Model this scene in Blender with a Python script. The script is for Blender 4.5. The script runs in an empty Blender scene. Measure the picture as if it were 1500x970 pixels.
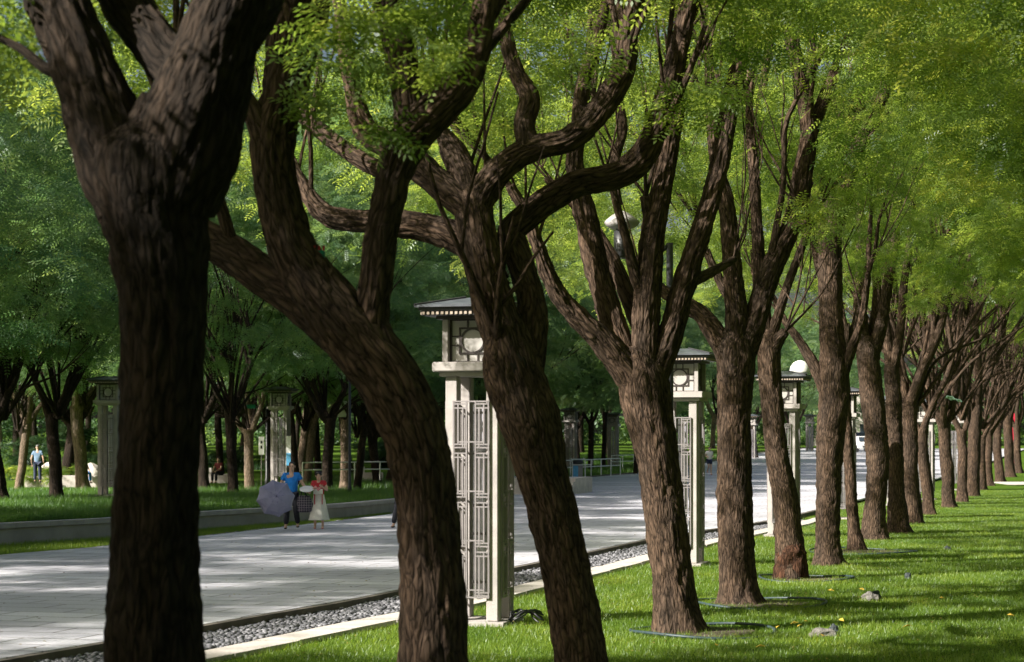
import bpy, bmesh, math, random
import numpy as np
from mathutils import Vector, Matrix, noise

random.seed(7)
RNG = np.random.default_rng(11)
C = bpy.context.scene.collection
F, CX, HZ, H = 3000.0, 750.0, 630.0, 2.4      # survey of the place: focal scale, axis, eye level, eye height
R = math.radians
ROW = math.atan2(0.297, 1.0)                  # the promenade runs 16.5 degrees off the camera axis

# ---------------------------------------------------------------- terrain
_TY = [-60, 0, 25.4, 38, 50, 63, 80, 143, 190, 300, 900]
_TZ = [.1, .08, 0, -.12, -.2, -.33, -.4, -.4, 0, .5, .8]
def tz(Y): return float(np.interp(Y, _TY, _TZ))
def P(px, py, s): return Vector(((px-CX)/s, F/s, H+(HZ-py)/s))
def G(px, s, dz=0.0):
    Y = F/s
    return Vector(((px-CX)/s, Y, tz(Y)+dz))
KE_Y = [-20, 5, 20, 21.6, 27.2, 46, 57, 66, 100, 200, 330]
KE_X = [-17.6, -10, -5.1, -4.45, -2.35, 3.05, 7.0, 9.6, 19.6, 49, 87]
LE_Y = [-20, 10, 39.7, 42.2, 47.7, 58, 63, 114, 128, 190, 330]
LE_X = [-29, -19.0, -9.7, -8.6, -7.0, -4.7, -3.8, 3.9, 8.4, 22, 60]
WA_Y = [-20, 10, 45.6, 48.9, 54, 61.8, 66.5, 80]
WA_X = [-31, -21.5, -11.4, -9.6, -8.1, -5.2, -3.9, -.6]
def ke(Y): return float(np.interp(Y, KE_Y, KE_X))
def le(Y): return float(np.interp(Y, LE_Y, LE_X))
def wa(Y): return float(np.interp(Y, WA_Y, WA_X))

# ---------------------------------------------------------------- helpers
def tag(o, label=None, cat=None, group=None, kind=None):
    if label: o['label'] = label
    if cat: o['category'] = cat
    if group: o['group'] = group
    if kind: o['kind'] = kind
    return o
def empty(name, loc, rz=0.0, label=None, cat=None, group=None):
    o = bpy.data.objects.new(name, None); C.objects.link(o)
    o.location = loc; o.rotation_euler = (0, 0, rz); o.empty_display_size = .2
    return tag(o, label, cat, group)
def link(name, me, mat=None, parent=None, smooth=False):
    o = bpy.data.objects.new(name, me); C.objects.link(o)
    if mat is not None and not me.materials: me.materials.append(mat)
    if parent is not None: o.parent = parent
    if smooth:
        me.polygons.foreach_set('use_smooth', [True]*len(me.polygons))
    return o
def copy_tree(o, parent=None):
    c = o.copy(); C.objects.link(c); c.parent = parent
    for ch in list(o.children): copy_tree(ch, c)
    return c

class MB:
    def __init__(s): s.v = []; s.f = []; s.a = []
    def add(s, vs, fs):
        b = len(s.v); s.v += [tuple(v) for v in vs]; s.f += [tuple(i+b for i in f) for f in fs]
    def box(s, x0, x1, y0, y1, z0, z1, bev=0):
        if bev and min(x1-x0, y1-y0, z1-z0) > bev*2.2:
            bm = bmesh.new()
            bmesh.ops.create_cube(bm, size=1)
            for v in bm.verts:
                v.co = Vector(((x0+x1)/2+v.co.x*(x1-x0), (y0+y1)/2+v.co.y*(y1-y0), (z0+z1)/2+v.co.z*(z1-z0)))
            bmesh.ops.bevel(bm, geom=bm.edges[:], offset=bev, segments=2, affect='EDGES')
            bm.verts.index_update()
            s.add([v.co for v in bm.verts], [[v.index for v in f.verts] for f in bm.faces]); bm.free(); return s
        s.add([(x0,y0,z0),(x1,y0,z0),(x1,y1,z0),(x0,y1,z0),(x0,y0,z1),(x1,y0,z1),(x1,y1,z1),(x0,y1,z1)],
              [(0,3,2,1),(4,5,6,7),(0,1,5,4),(1,2,6,5),(2,3,7,6),(3,0,4,7)]); return s
    def tube(s, pts, r, seg=8, cap=True):
        pts = [Vector(p) for p in pts]; rs = r if hasattr(r, '__len__') else [r]*len(pts)
        b = len(s.v); u = None
        for i, p in enumerate(pts):
            t = (pts[min(i+1, len(pts)-1)]-pts[max(i-1, 0)]).normalized()
            if u is None:
                u = t.orthogonal().normalized()
            u = (u-t*u.dot(t)).normalized(); w = t.cross(u)
            for k in range(seg):
                a = 2*math.pi*k/seg
                s.v.append(tuple(p+(u*math.cos(a)+w*math.sin(a))*rs[i]))
        for i in range(len(pts)-1):
            for k in range(seg):
                k2 = (k+1) % seg
                s.f.append((b+i*seg+k, b+i*seg+k2, b+(i+1)*seg+k2, b+(i+1)*seg+k))
        if cap:
            s.f.append(tuple(b+k for k in reversed(range(seg))))
            s.f.append(tuple(b+(len(pts)-1)*seg+k for k in range(seg)))
        return s
    def lathe(s, prof, seg=20, c=(0,0,0), sx=1, sy=1, fn=None):
        b = len(s.v)
        for i, (r, z) in enumerate(prof):
            for k in range(seg):
                a = 2*math.pi*k/seg; rr = r*(fn(a, i, z) if fn else 1)
                s.v.append((c[0]+rr*math.cos(a)*sx, c[1]+rr*math.sin(a)*sy, c[2]+z))
        for i in range(len(prof)-1):
            for k in range(seg):
                k2 = (k+1) % seg
                s.f.append((b+i*seg+k, b+i*seg+k2, b+(i+1)*seg+k2, b+(i+1)*seg+k))
        s.f.append(tuple(b+k for k in reversed(range(seg))))
        s.f.append(tuple(b+(len(prof)-1)*seg+k for k in range(seg)))
        return s
    def mesh(s, name):
        me = bpy.data.meshes.new(name); me.from_pydata(s.v, [], s.f); me.update(); return me
    def build(s, name, mat, parent=None, smooth=False):
        return link(name, s.mesh(name), mat, parent, smooth)

def np_mesh(name, V, nper, tint=None, idx=None):
    """V: (n*k,3); faces of nper consecutive verts, or idx (m,nper)"""
    me = bpy.data.meshes.new(name)
    nv = len(V)
    if idx is None: idx = np.arange(nv).reshape(-1, nper)
    nf = len(idx)
    me.vertices.add(nv); me.vertices.foreach_set('co', np.ascontiguousarray(V, dtype=np.float32).ravel())
    me.loops.add(nf*nper); me.loops.foreach_set('vertex_index', np.ascontiguousarray(idx, dtype=np.int32).ravel())
    me.polygons.add(nf)
    me.polygons.foreach_set('loop_start', np.arange(0, nf*nper, nper, dtype=np.int32))
    if tint is not None:
        a = me.attributes.new('tint', 'FLOAT', 'POINT'); a.data.foreach_set('value', tint.astype(np.float32))
    me.update(calc_edges=True)
    return me

# ---------------------------------------------------------------- materials
def newmat(name):
    m = bpy.data.materials.new(name); m.use_nodes = True
    nt = m.node_tree; b = nt.nodes['Principled BSDF']
    return m, nt, b
def N(nt, typ, **kw):
    n = nt.nodes.new(typ)
    for k, v in kw.items():
        if hasattr(n, k): setattr(n, k, v)
        else: n.inputs[k].default_value = v
    return n
def ramp(nt, src, stops):
    r = nt.nodes.new('ShaderNodeValToRGB'); nt.links.new(src, r.inputs[0])
    el = r.color_ramp.elements
    while len(el) < len(stops): el.new(.5)
    for e, (p, c) in zip(el, stops):
        e.position = p; e.color = (*c, 1) if len(c) == 3 else c
    return r.outputs[0]
def simple(name, col, rough=.6, metal=0, var=.15, scale=6.0, bump=0.0, coord='Object', bscale=None):
    m, nt, b = newmat(name)
    tc = N(nt, 'ShaderNodeTexCoord')
    n = N(nt, 'ShaderNodeTexNoise'); n.inputs['Scale'].default_value = scale; n.inputs['Detail'].default_value = 6
    nt.links.new(tc.outputs[coord], n.inputs['Vector'])
    d = tuple(c*(1-var) for c in col); l = tuple(min(1, c*(1+var)) for c in col)
    nt.links.new(ramp(nt, n.outputs['Fac'], [(.3, d), (.7, l)]), b.inputs['Base Color'])
    b.inputs['Roughness'].default_value = rough; b.inputs['Metallic'].default_value = metal
    if bump:
        n2 = N(nt, 'ShaderNodeTexNoise'); n2.inputs['Scale'].default_value = bscale or scale*5; n2.inputs['Detail'].default_value = 4
        nt.links.new(tc.outputs[coord], n2.inputs['Vector'])
        bp = N(nt, 'ShaderNodeBump'); bp.inputs['Strength'].default_value = bump; bp.inputs['Distance'].default_value = .02
        nt.links.new(n2.outputs['Fac'], bp.inputs['Height']); nt.links.new(bp.outputs[0], b.inputs['Normal'])
    return m

def bark_mat(name, hi, lo, moss=0.0):
    m, nt, b = newmat(name)
    at = N(nt, 'ShaderNodeAttribute'); at.attribute_name = 'bark'
    mp = N(nt, 'ShaderNodeMapping'); mp.inputs['Scale'].default_value = (36, 36, 8.5)
    nt.links.new(at.outputs['Vector'], mp.inputs['Vector'])
    # wander so that the ridges are not straight
    nw = N(nt, 'ShaderNodeTexNoise'); nw.inputs['Scale'].default_value = .45; nw.inputs['Detail'].default_value = 2
    nt.links.new(mp.outputs[0], nw.inputs['Vector'])
    mx = N(nt, 'ShaderNodeVectorMath', operation='MULTIPLY_ADD'); mx.inputs[1].default_value = (3, 3, 3)
    nt.links.new(nw.outputs['Color'], mx.inputs[0]); nt.links.new(mp.outputs[0], mx.inputs[2])
    vo = N(nt, 'ShaderNodeTexVoronoi', feature='DISTANCE_TO_EDGE'); vo.inputs['Scale'].default_value = .62
    nt.links.new(mx.outputs[0], vo.inputs['Vector'])
    n1 = N(nt, 'ShaderNodeTexNoise'); n1.inputs['Scale'].default_value = 1.0; n1.inputs['Detail'].default_value = 8; n1.inputs['Roughness'].default_value = .65
    nt.links.new(mx.outputs[0], n1.inputs['Vector'])
    sm = N(nt, 'ShaderNodeMath', operation='MULTIPLY'); sm.inputs[1].default_value = 1.6
    nt.links.new(vo.outputs['Distance'], sm.inputs[0])
    ad = N(nt, 'ShaderNodeMath', operation='MULTIPLY_ADD'); ad.inputs[1].default_value = .75
    nt.links.new(n1.outputs['Fac'], ad.inputs[0]); nt.links.new(sm.outputs[0], ad.inputs[2])
    mid = tuple((a+c)/2 for a, c in zip(hi, lo))
    base = ramp(nt, ad.outputs[0], [(.28, lo), (.5, mid), (.85, hi)])
    nb = N(nt, 'ShaderNodeTexNoise'); nb.inputs['Scale'].default_value = .12; nb.inputs['Detail'].default_value = 3
    nt.links.new(mp.outputs[0], nb.inputs['Vector'])
    tone = ramp(nt, nb.outputs['Fac'], [(.35, (.72, .70, .68)), (.7, (1.25, 1.12, 1.0))])
    mul = N(nt, 'ShaderNodeMix', data_type='RGBA', blend_type='MULTIPLY'); mul.inputs[0].default_value = 1
    nt.links.new(base, mul.inputs[6]); nt.links.new(tone, mul.inputs[7])
    nt.links.new(mul.outputs[2], b.inputs['Base Color'])
    b.inputs['Roughness'].default_value = .92; b.inputs['Specular IOR Level'].default_value = .15
    bp = N(nt, 'ShaderNodeBump'); bp.inputs['Strength'].default_value = 1.0; bp.inputs['Distance'].default_value = .022
    nt.links.new(ad.outputs[0], bp.inputs['Height']); nt.links.new(bp.outputs[0], b.inputs['Normal'])
    return m

def leaf_mat(name, c0, c1, t0, t1, mix=.5):
    m = bpy.data.materials.new(name); m.use_nodes = True; nt = m.node_tree; nt.nodes.clear()
    out = nt.nodes.new('ShaderNodeOutputMaterial')
    at = N(nt, 'ShaderNodeAttribute'); at.attribute_name = 'tint'
    cd = ramp(nt, at.outputs['Fac'], [(0, c0), (.8, c1), (1, (c1[0]*1.35, c1[1]*1.1, c1[2]))])
    ct = ramp(nt, at.outputs['Fac'], [(0, t0), (.8, t1), (1, (t1[0]*1.2, t1[1]*1.05, t1[2]))])
    d = nt.nodes.new('ShaderNodeBsdfDiffuse'); t = nt.nodes.new('ShaderNodeBsdfTranslucent')
    g = nt.nodes.new('ShaderNodeBsdfGlossy'); g.inputs['Roughness'].default_value = .45; g.inputs['Color'].default_value = (.6, .65, .7, 1)
    nt.links.new(cd, d.inputs['Color']); nt.links.new(ct, t.inputs['Color'])
    m1 = nt.nodes.new('ShaderNodeMixShader'); m1.inputs[0].default_value = mix
    nt.links.new(d.outputs[0], m1.inputs[1]); nt.links.new(t.outputs[0], m1.inputs[2])
    m2 = nt.nodes.new('ShaderNodeMixShader'); m2.inputs[0].default_value = .05
    nt.links.new(m1.outputs[0], m2.inputs[1]); nt.links.new(g.outputs[0], m2.inputs[2])
    nt.links.new(m2.outputs[0], out.inputs['Surface'])
    return m

M = {}
M['bark'] = bark_mat('bark', (.105, .076, .058), (.007, .0055, .0045))
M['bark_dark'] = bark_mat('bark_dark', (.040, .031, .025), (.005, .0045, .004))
M['bark_pale'] = bark_mat('bark_pale', (.22, .18, .145), (.05, .04, .03))
M['leaf'] = leaf_mat('leaf', (.075, .13, .024), (.155, .22, .05), (.24, .37, .045), (.52, .63, .10), .6)
M['leaf_bank'] = leaf_mat('leaf_bank', (.075, .14, .07), (.15, .225, .10), (.15, .31, .10), (.36, .52, .13), .5)
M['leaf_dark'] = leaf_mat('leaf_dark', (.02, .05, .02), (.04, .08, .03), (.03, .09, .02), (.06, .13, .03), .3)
M['grass'] = leaf_mat('grass_blades', (.085, .155, .016), (.19, .27, .035), (.19, .34, .022), (.38, .52, .045), .45)
M['bank_grass'] = leaf_mat('bank_grass', (.04, .105, .018), (.10, .20, .03), (.07, .20, .015), (.16, .32, .02), .4)

def ground_mat():
    m, nt, b = newmat('lawn')
    tc = N(nt, 'ShaderNodeTexCoord')
    n1 = N(nt, 'ShaderNodeTexNoise'); n1.inputs['Scale'].default_value = .6; n1.inputs['Detail'].default_value = 6
    n2 = N(nt, 'ShaderNodeTexNoise'); n2.inputs['Scale'].default_value = 14; n2.inputs['Detail'].default_value = 8; n2.inputs['Roughness'].default_value = .7
    for n in (n1, n2): nt.links.new(tc.outputs['Object'], n.inputs['Vector'])
    a = ramp(nt, n1.outputs['Fac'], [(.3, (.05, .10, .014)), (.7, (.085, .15, .02))])
    c = ramp(nt, n2.outputs['Fac'], [(.3, (.35, .38, .30)), (.5, (.9, .9, .8)), (.7, (1.5, 1.45, 1.1))])
    mul = N(nt, 'ShaderNodeMix', data_type='RGBA', blend_type='MULTIPLY'); mul.inputs[0].default_value = 1
    nt.links.new(a, mul.inputs[6]); nt.links.new(c, mul.inputs[7]); nt.links.new(mul.outputs[2], b.inputs['Base Color'])
    b.inputs['Roughness'].default_value = 1; b.inputs['Specular IOR Level'].default_value = .05
    bp = N(nt, 'ShaderNodeBump'); bp.inputs['Strength'].default_value = .8; bp.inputs['Distance'].default_value = .05
    nt.links.new(n2.outputs['Fac'], bp.inputs['Height']); nt.links.new(bp.outputs[0], b.inputs['Normal'])
    return m
M['lawn'] = ground_mat()

def paving_mat():
    m, nt, b = newmat('stone_paving')
    tc = N(nt, 'ShaderNodeTexCoord')
    mp = N(nt, 'ShaderNodeMapping'); mp.inputs['Rotation'].default_value = (0, 0, ROW)
    nt.links.new(tc.outputs['Object'], mp.inputs['Vector'])
    br = N(nt, 'ShaderNodeTexBrick'); br.inputs['Scale'].default_value = 1
    br.inputs['Brick Width'].default_value = 1.2; br.inputs['Row Height'].default_value = .6
    br.inputs['Mortar Size'].default_value = .02; br.inputs['Mortar Smooth'].default_value = .2
    br.inputs['Color1'].default_value = (.46, .46, .51, 1); br.inputs['Color2'].default_value = (.57, .57, .62, 1)
    br.inputs['Mortar'].default_value = (.17, .16, .16, 1); br.inputs['Bias'].default_value = 0
    nt.links.new(mp.outputs[0], br.inputs['Vector'])
    # pale bands of stone across the promenade every 7.2 m
    sx = N(nt, 'ShaderNodeSeparateXYZ'); nt.links.new(mp.outputs[0], sx.inputs[0])
    md = N(nt, 'ShaderNodeMath', operation='MODULO'); md.inputs[1].default_value = 7.2
    ad = N(nt, 'ShaderNodeMath', operation='ADD'); ad.inputs[1].default_value = 720
    nt.links.new(sx.outputs['Y'], ad.inputs[0]); nt.links.new(ad.outputs[0], md.inputs[0])
    lt = N(nt, 'ShaderNodeMath', operation='LESS_THAN'); lt.inputs[1].default_value = 1.2
    nt.links.new(md.outputs[0], lt.inputs[0])
    n1 = N(nt, 'ShaderNodeTexNoise'); n1.inputs['Scale'].default_value = .35; n1.inputs['Detail'].default_value = 8; n1.inputs['Roughness'].default_value = .6
    n2 = N(nt, 'ShaderNodeTexNoise'); n2.inputs['Scale'].default_value = 30; n2.inputs['Detail'].default_value = 4
    for n in (n1, n2): nt.links.new(tc.outputs['Object'], n.inputs['Vector'])
    mb = N(nt, 'ShaderNodeMix', data_type='RGBA', blend_type='MULTIPLY'); nt.links.new(lt.outputs[0], mb.inputs[0])
    nt.links.new(br.outputs['Color'], mb.inputs[6]); mb.inputs[7].default_value = (1.3, 1.3, 1.28, 1)
    t1 = ramp(nt, n1.outputs['Fac'], [(.3, (.80, .79, .80)), (.7, (1.12, 1.12, 1.12))])
    t2 = ramp(nt, n2.outputs['Fac'], [(.3, (.85, .85, .85)), (.7, (1.1, 1.1, 1.1))])
    m1 = N(nt, 'ShaderNodeMix', data_type='RGBA', blend_type='MULTIPLY'); m1.inputs[0].default_value = 1
    m2 = N(nt, 'ShaderNodeMix', data_type='RGBA', blend_type='MULTIPLY'); m2.inputs[0].default_value = 1
    nt.links.new(mb.outputs[2], m1.inputs[6]); nt.links.new(t1, m1.inputs[7])
    nt.links.new(m1.outputs[2], m2.inputs[6]); nt.links.new(t2, m2.inputs[7])
    nt.links.new(m2.outputs[2], b.inputs['Base Color'])
    b.inputs['Roughness'].default_value = .5
    bp = N(nt, 'ShaderNodeBump'); bp.inputs['Strength'].default_value = .35; bp.inputs['Distance'].default_value = .01
    nt.links.new(br.outputs['Fac'], bp.inputs['Height']); bp.invert = True
    bq = N(nt, 'ShaderNodeBump'); bq.inputs['Strength'].default_value = .25; bq.inputs['Distance'].default_value = .01
    nt.links.new(n2.outputs['Fac'], bq.inputs['Height']); nt.links.new(bp.outputs[0], bq.inputs['Normal'])
    nt.links.new(bq.outputs[0], b.inputs['Normal'])
    return m
M['paving'] = paving_mat()
def tintmat(name, c0, c1, rough=.7):
    m, nt, b = newmat(name)
    at = N(nt, 'ShaderNodeAttribute'); at.attribute_name = 'tint'
    nt.links.new(ramp(nt, at.outputs['Fac'], [(0, c0), (1, c1)]), b.inputs['Base Color']); b.inputs['Roughness'].default_value = rough
    return m
M['gravel'] = tintmat('gravel', (.05, .052, .062), (.24, .24, .265), .6)
M['soil'] = simple('soil', (.075, .055, .04), .95, var=.5, scale=25, bump=.8)
M['bed'] = simple('gravel_bed', (.12, .115, .115), .95, var=.5, scale=30, bump=.8)
M['kerb'] = simple('kerb_stone', (.12, .105, .09), .85, var=.35, scale=3, bump=.5)
M['edging'] = simple('edging_stone', (.50, .46, .43), .8, var=.15, scale=4, bump=.4)
M['wall'] = simple('wall_stone', (.30, .28, .28), .85, var=.2, scale=1.5, bump=.4)
M['cap'] = simple('cap_stone', (.36, .34, .34), .8, var=.15, scale=2.5, bump=.3)
M['conc'] = simple('pale_concrete', (.345, .32, .31), .75, var=.22, scale=2.5, bump=.25, bscale=60)
M['panel'] = simple('opal_panel', (.38, .365, .35), .55, var=.05, scale=4)
M['bronze'] = simple('dark_frame', (.035, .027, .026), .5, var=.3, scale=8)
M['rooftile'] = simple('roof_metal', (.075, .083, .10), .45, var=.3, scale=5, bump=.3, bscale=12)
M['eave'] = simple('eave_dark', (.03, .03, .035), .5, var=.3)
M['dentil'] = simple('dentil', (.38, .31, .25), .7, var=.1)
M['steel'] = simple('brushed_steel', (.26, .24, .25), .45, metal=.4, var=.12, scale=10)
M['tube'] = simple('opal_tube', (.70, .68, .80), .25, var=.06, scale=3)
M['white'] = simple('white_paint', (.72, .72, .72), .5, var=.05)
M['black'] = simple('black_paint', (.018, .019, .022), .45, var=.2)
M['hose'] = simple('ring_edging', (.028, .050, .060), .5, var=.25, scale=9)
M['rock'] = simple('rock', (.16, .15, .14), .9, var=.4, scale=12, bump=.8)
M['darkrock'] = simple('dark_rock', (.035, .045, .05), .8, var=.4, scale=12, bump=.5)
M['skin'] = simple('skin', (.56, .36, .27), .55, var=.05, scale=8)
M['hair'] = simple('hair', (.012, .010, .010), .5, var=.3, scale=30)
M['greyhair'] = simple('grey_hair', (.16, .16, .16), .6, var=.3, scale=40)
M['blue'] = simple('blue_cloth', (.008, .20, .68), .75, var=.12, scale=9, bump=.6, bscale=12)
M['trousers'] = simple('black_cloth', (.010, .011, .02), .8, var=.3, scale=12)
M['navy'] = simple('navy_cloth', (.02, .03, .07), .8, var=.2)
M['dress'] = simple('ivory_cloth', (.66, .65, .60), .8, var=.08, scale=20)
M['red'] = simple('red_cloth', (.42, .02, .03), .75, var=.2, scale=14)
M['darkred'] = simple('dark_red_cloth', (.12, .012, .016), .8)
M['pink'] = simple('pink_cloth', (.60, .24, .25), .75, var=.15)
M['denim'] = simple('grey_blue_cloth', (.16, .25, .38), .8, var=.15, scale=10)
M['lav'] = simple('lavender_cloth', (.22, .22, .34), .55, var=.10, scale=5)
M['lavdark'] = simple('lavender_print', (.07, .07, .20), .6)
M['teal'] = simple('teal_plastic', (.0, .14, .09), .4)
M['redp'] = simple('red_banner', (.50, .02, .05), .6)
M['skyblue'] = simple('blue_poster', (.10, .36, .62), .5)
M['glass'] = simple('dark_glass', (.03, .04, .05), .1)
M['yleaf'] = simple('fallen_leaf', (.55, .38, .05), .7)
M['wood_cut'] = simple('cut_wood', (.42, .30, .20), .85, var=.2, scale=20)
def check_mat():
    m, nt, b = newmat('check_cloth')
    tc = N(nt, 'ShaderNodeTexCoord'); ch = N(nt, 'ShaderNodeTexBrick'); ch.inputs['Scale'].default_value = 1
    ch.offset = 0; ch.inputs['Brick Width'].default_value = .06; ch.inputs['Row Height'].default_value = .06; ch.inputs['Mortar Size'].default_value = .005
    ch.inputs['Color1'].default_value = (.02, .02, .04, 1); ch.inputs['Color2'].default_value = (.035, .03, .06, 1); ch.inputs['Mortar'].default_value = (.30, .26, .30, 1)
    mp = N(nt, 'ShaderNodeMapping'); mp.inputs['Rotation'].default_value = (R(90), 0, 0)
    nt.links.new(tc.outputs['Object'], mp.inputs['Vector']); nt.links.new(mp.outputs[0], ch.inputs['Vector'])
    nt.links.new(ch.outputs['Color'], b.inputs['Base Color']); b.inputs['Roughness'].default_value = .8
    return m
M['check'] = check_mat()

# ---------------------------------------------------------------- ground, road
def strip(name, mat, ys, fl, fr, dz=0.0, thick=0.0, nx=1, kind='structure', side=None):
    mb = MB(); rows = []
    for y in ys:
        a, b_ = fl(y), fr(y); r = []
        for i in range(nx+1):
            r.append(len(mb.v)); mb.v.append((a+(b_-a)*i/nx, y, tz(y)+dz))
        rows.append(r)
    for i in range(len(rows)-1):
        for k in range(nx):
            mb.f.append((rows[i][k], rows[i][k+1], rows[i+1][k+1], rows[i+1][k]))
    if thick:
        for col, flip in ((0, 0), (nx, 1)):
            low = []
            for i in range(len(rows)):
                v = mb.v[rows[i][col]]; low.append(len(mb.v)); mb.v.append((v[0], v[1], v[2]-thick))
            for i in range(len(rows)-1):
                q = (rows[i][col], rows[i+1][col], low[i+1], low[i])
                mb.f.append(q if flip else q[::-1])
        for i, flip in ((0, 0), (len(rows)-1, 1)):
            a, b_ = mb.v[rows[i][0]], mb.v[rows[i][-1]]
            k = len(mb.v); mb.v += [(a[0], a[1], a[2]-thick), (b_[0], b_[1], b_[2]-thick)]
            mb.f.append((rows[i][0], k, k+1, rows[i][-1]))
    return tag(mb.build(name, mat), kind=kind)
ys_all = sorted(set([-60, -30, -10] + list(np.arange(0, 200, 4.0)) + _TY[1:-1] + [220, 260, 340, 450, 600, 900]))
strip('ground', M['lawn'], ys_all, lambda y: -500, lambda y: 500, nx=8)
ys_road = list(np.arange(-16, 232, 2.0))
strip('promenade', M['paving'], ys_road, lambda y: le(y), lambda y: ke(y), dz=.135, thick=.06)
strip('kerb', M['kerb'], list(np.arange(-16, 70, 1.0)), lambda y: ke(y)+.004, lambda y: ke(y)+.11, dz=.129, thick=.16)
def ge(y): return ke(y)+float(np.interp(y, [20, 30, 47, 58], [1.15, 1.15, 1.05, .7]))
def se(y): return ge(y)+.48
strip('gravel_bed', M['bed'], list(np.arange(-16, 62, 2.0)), lambda y: ke(y)+.12, lambda y: ge(y), dz=.012)
# edging stones
mb = MB(); y = -10.0
while y < 62:
    L = 1.15+.25*random.random()
    a, b_ = y+.012, y+L-.012
    xs = [ge(a)+.01*random.random(), se(a)+.03*random.random(), se(b_)+.03*random.random(), ge(b_)+.01*random.random()]
    zt = .05+.012*random.random(); b0 = len(mb.v)
    for (x, yy) in ((xs[0], a), (xs[1], a), (xs[2], b_), (xs[3], b_)):
        mb.v += [(x, yy, tz(yy)-.05), (x, yy, tz(yy)+zt)]
    mb.f += [(b0+1, b0+3, b0+5, b0+7), (b0, b0+2, b0+3, b0+1), (b0+2, b0+4, b0+5, b0+3), (b0+4, b0+6, b0+7, b0+5), (b0+6, b0, b0+1, b0+7)]
    y += L
me = mb.mesh('stone_edging'); o = link('stone_edging', me, M['edging']); tag(o, kind='structure')
# left verge: gravel strip beside road
strip('verge_gravel', M['bed'], list(np.arange(-10, 66, 2.0)), lambda y: le(y)-.75, lambda y: le(y)-.01, dz=.02)
# raised bank behind the wall
BD = .40
def bankz(x, y): return tz(y)+BD
strip('bank_lawn', M['lawn'], list(np.arange(-10, 82, 2.0)), lambda y: -140, lambda y: wa(y)-.3, dz=BD, nx=10)
strip('bank_lawn_far', M['lawn'], list(np.arange(90, 232, 2.0)), lambda y: -200, lambda y: le(y)-.30, dz=.10, nx=10, thick=.0)
strip('far_kerb', M['kerb'], list(np.arange(90, 232, 2.0)), lambda y: le(y)-.32, lambda y: le(y)-.01, dz=.19, thick=.25)
strip('cross_path', M['edging'], [104, 106, 108, 110], lambda y: 25.2+(y-104)*.02, lambda y: 60, dz=.02)

# low retaining wall with cap blocks
w = empty('retaining_wall', (0, 0, 0), 0, 'long low grey stone retaining wall along the far side of the promenade', 'wall')
ys = list(np.arange(-10, 80, 1.0))
def wallpiece(name, mat, off0, off1, z0, z1, joints=None):
    mb = MB()
    if joints:
        y = -10.0
        while y < 79:
            a, b_ = y+.006, y+joints-.006; b0 = len(mb.v)
            for (yy, of) in ((a, off0), (a, off1), (b_, off1), (b_, off0)):
                mb.v += [(wa(yy)+of, yy, tz(yy)+z0), (wa(yy)+of, yy, tz(yy)+z1)]
            mb.f += [(b0, b0+6, b0+4, b0+2), (b0+1, b0+3, b0+5, b0+7), (b0, b0+2, b0+3, b0+1), (b0+2, b0+4, b0+5, b0+3), (b0+4, b0+6, b0+7, b0+5), (b0+6, b0, b0+1, b0+7)]
            y += joints
    else:
        for i in range(len(ys)):
            yy = ys[i]
            for (of, z) in ((off0, z0), (off1, z0), (off1, z1), (off0, z1)): mb.v.append((wa(yy)+of, yy, tz(yy)+z))
        for i in range(len(ys)-1):
            for k in range(4):
                k2 = (k+1) % 4; mb.f.append((i*4+k, i*4+k2, i*4+4+k2, i*4+4+k))
        n = len(ys)-1; mb.f += [(0, 1, 2, 3), (n*4+3, n*4+2, n*4+1, n*4)]
    return mb.build(name, mat, w)
wallpiece('wall_body', M['wall'], -.33, 0, -.1, .375)
wallpiece('wall_cap', M['cap'], -.36, .04, .378, .49, joints=1.0)

# gravel stones
def ico():
    bm = bmesh.new(); bmesh.ops.create_icosphere(bm, subdivisions=1, radius=1)
    bm.verts.index_update(); V = np.array([v.co[:] for v in bm.verts]); Fc = np.array([[v.index for v in f.verts] for f in bm.faces]); bm.free(); return V, Fc
IV, IF = ico()
def stones(n, fpos, smin, smax):
    allv = []; alli = []; tint = []
    for i in range(n):
        x, y, z = fpos()
        s = RNG.uniform(smin, smax); a = RNG.uniform(0, 6.28); c, sn = math.cos(a), math.sin(a)
        v = IV*(1+RNG.uniform(-.18, .18, (len(IV), 1)))*np.array([s, s*RNG.uniform(.6, .9), s*RNG.uniform(.45, .7)])
        v = v @ np.array([[c, sn, 0], [-sn, c, 0], [0, 0, 1]]) + np.array([x, y, z])
        allv.append(v); alli.append(IF+len(IV)*i); tint.append(np.full(len(IV), RNG.random()**1.3))
    return np.concatenate(allv), np.concatenate(alli), np.concatenate(tint)
def gp():
    y = RNG.uniform(17, 60) if RNG.random() < .7 else RNG.uniform(17, 34)
    x = ke(y)+.13+RNG.random()*(ge(y)-ke(y)-.15)
    return x, y, tz(y)+.015+RNG.random()*.045
V, I, T = stones(15000, gp, .022, .05)
tag(link('gravel', np_mesh('gravel', V, 3, T, I), M['gravel']), 'loose grey pebbles filling the strip between kerb and pale edging', 'gravel', kind='stuff')
def gp2():
    y = RNG.uniform(36, 64); x = le(y)-.05-RNG.random()*.75
    return x, y, tz(y)+.02+RNG.random()*.03
V, I, T = stones(3500, gp2, .03, .065)
tag(link('verge_pebbles', np_mesh('verge_pebbles', V, 3, T, I), M['gravel']), 'dark pebbles along the far edge of the promenade', 'gravel', kind='stuff')

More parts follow.
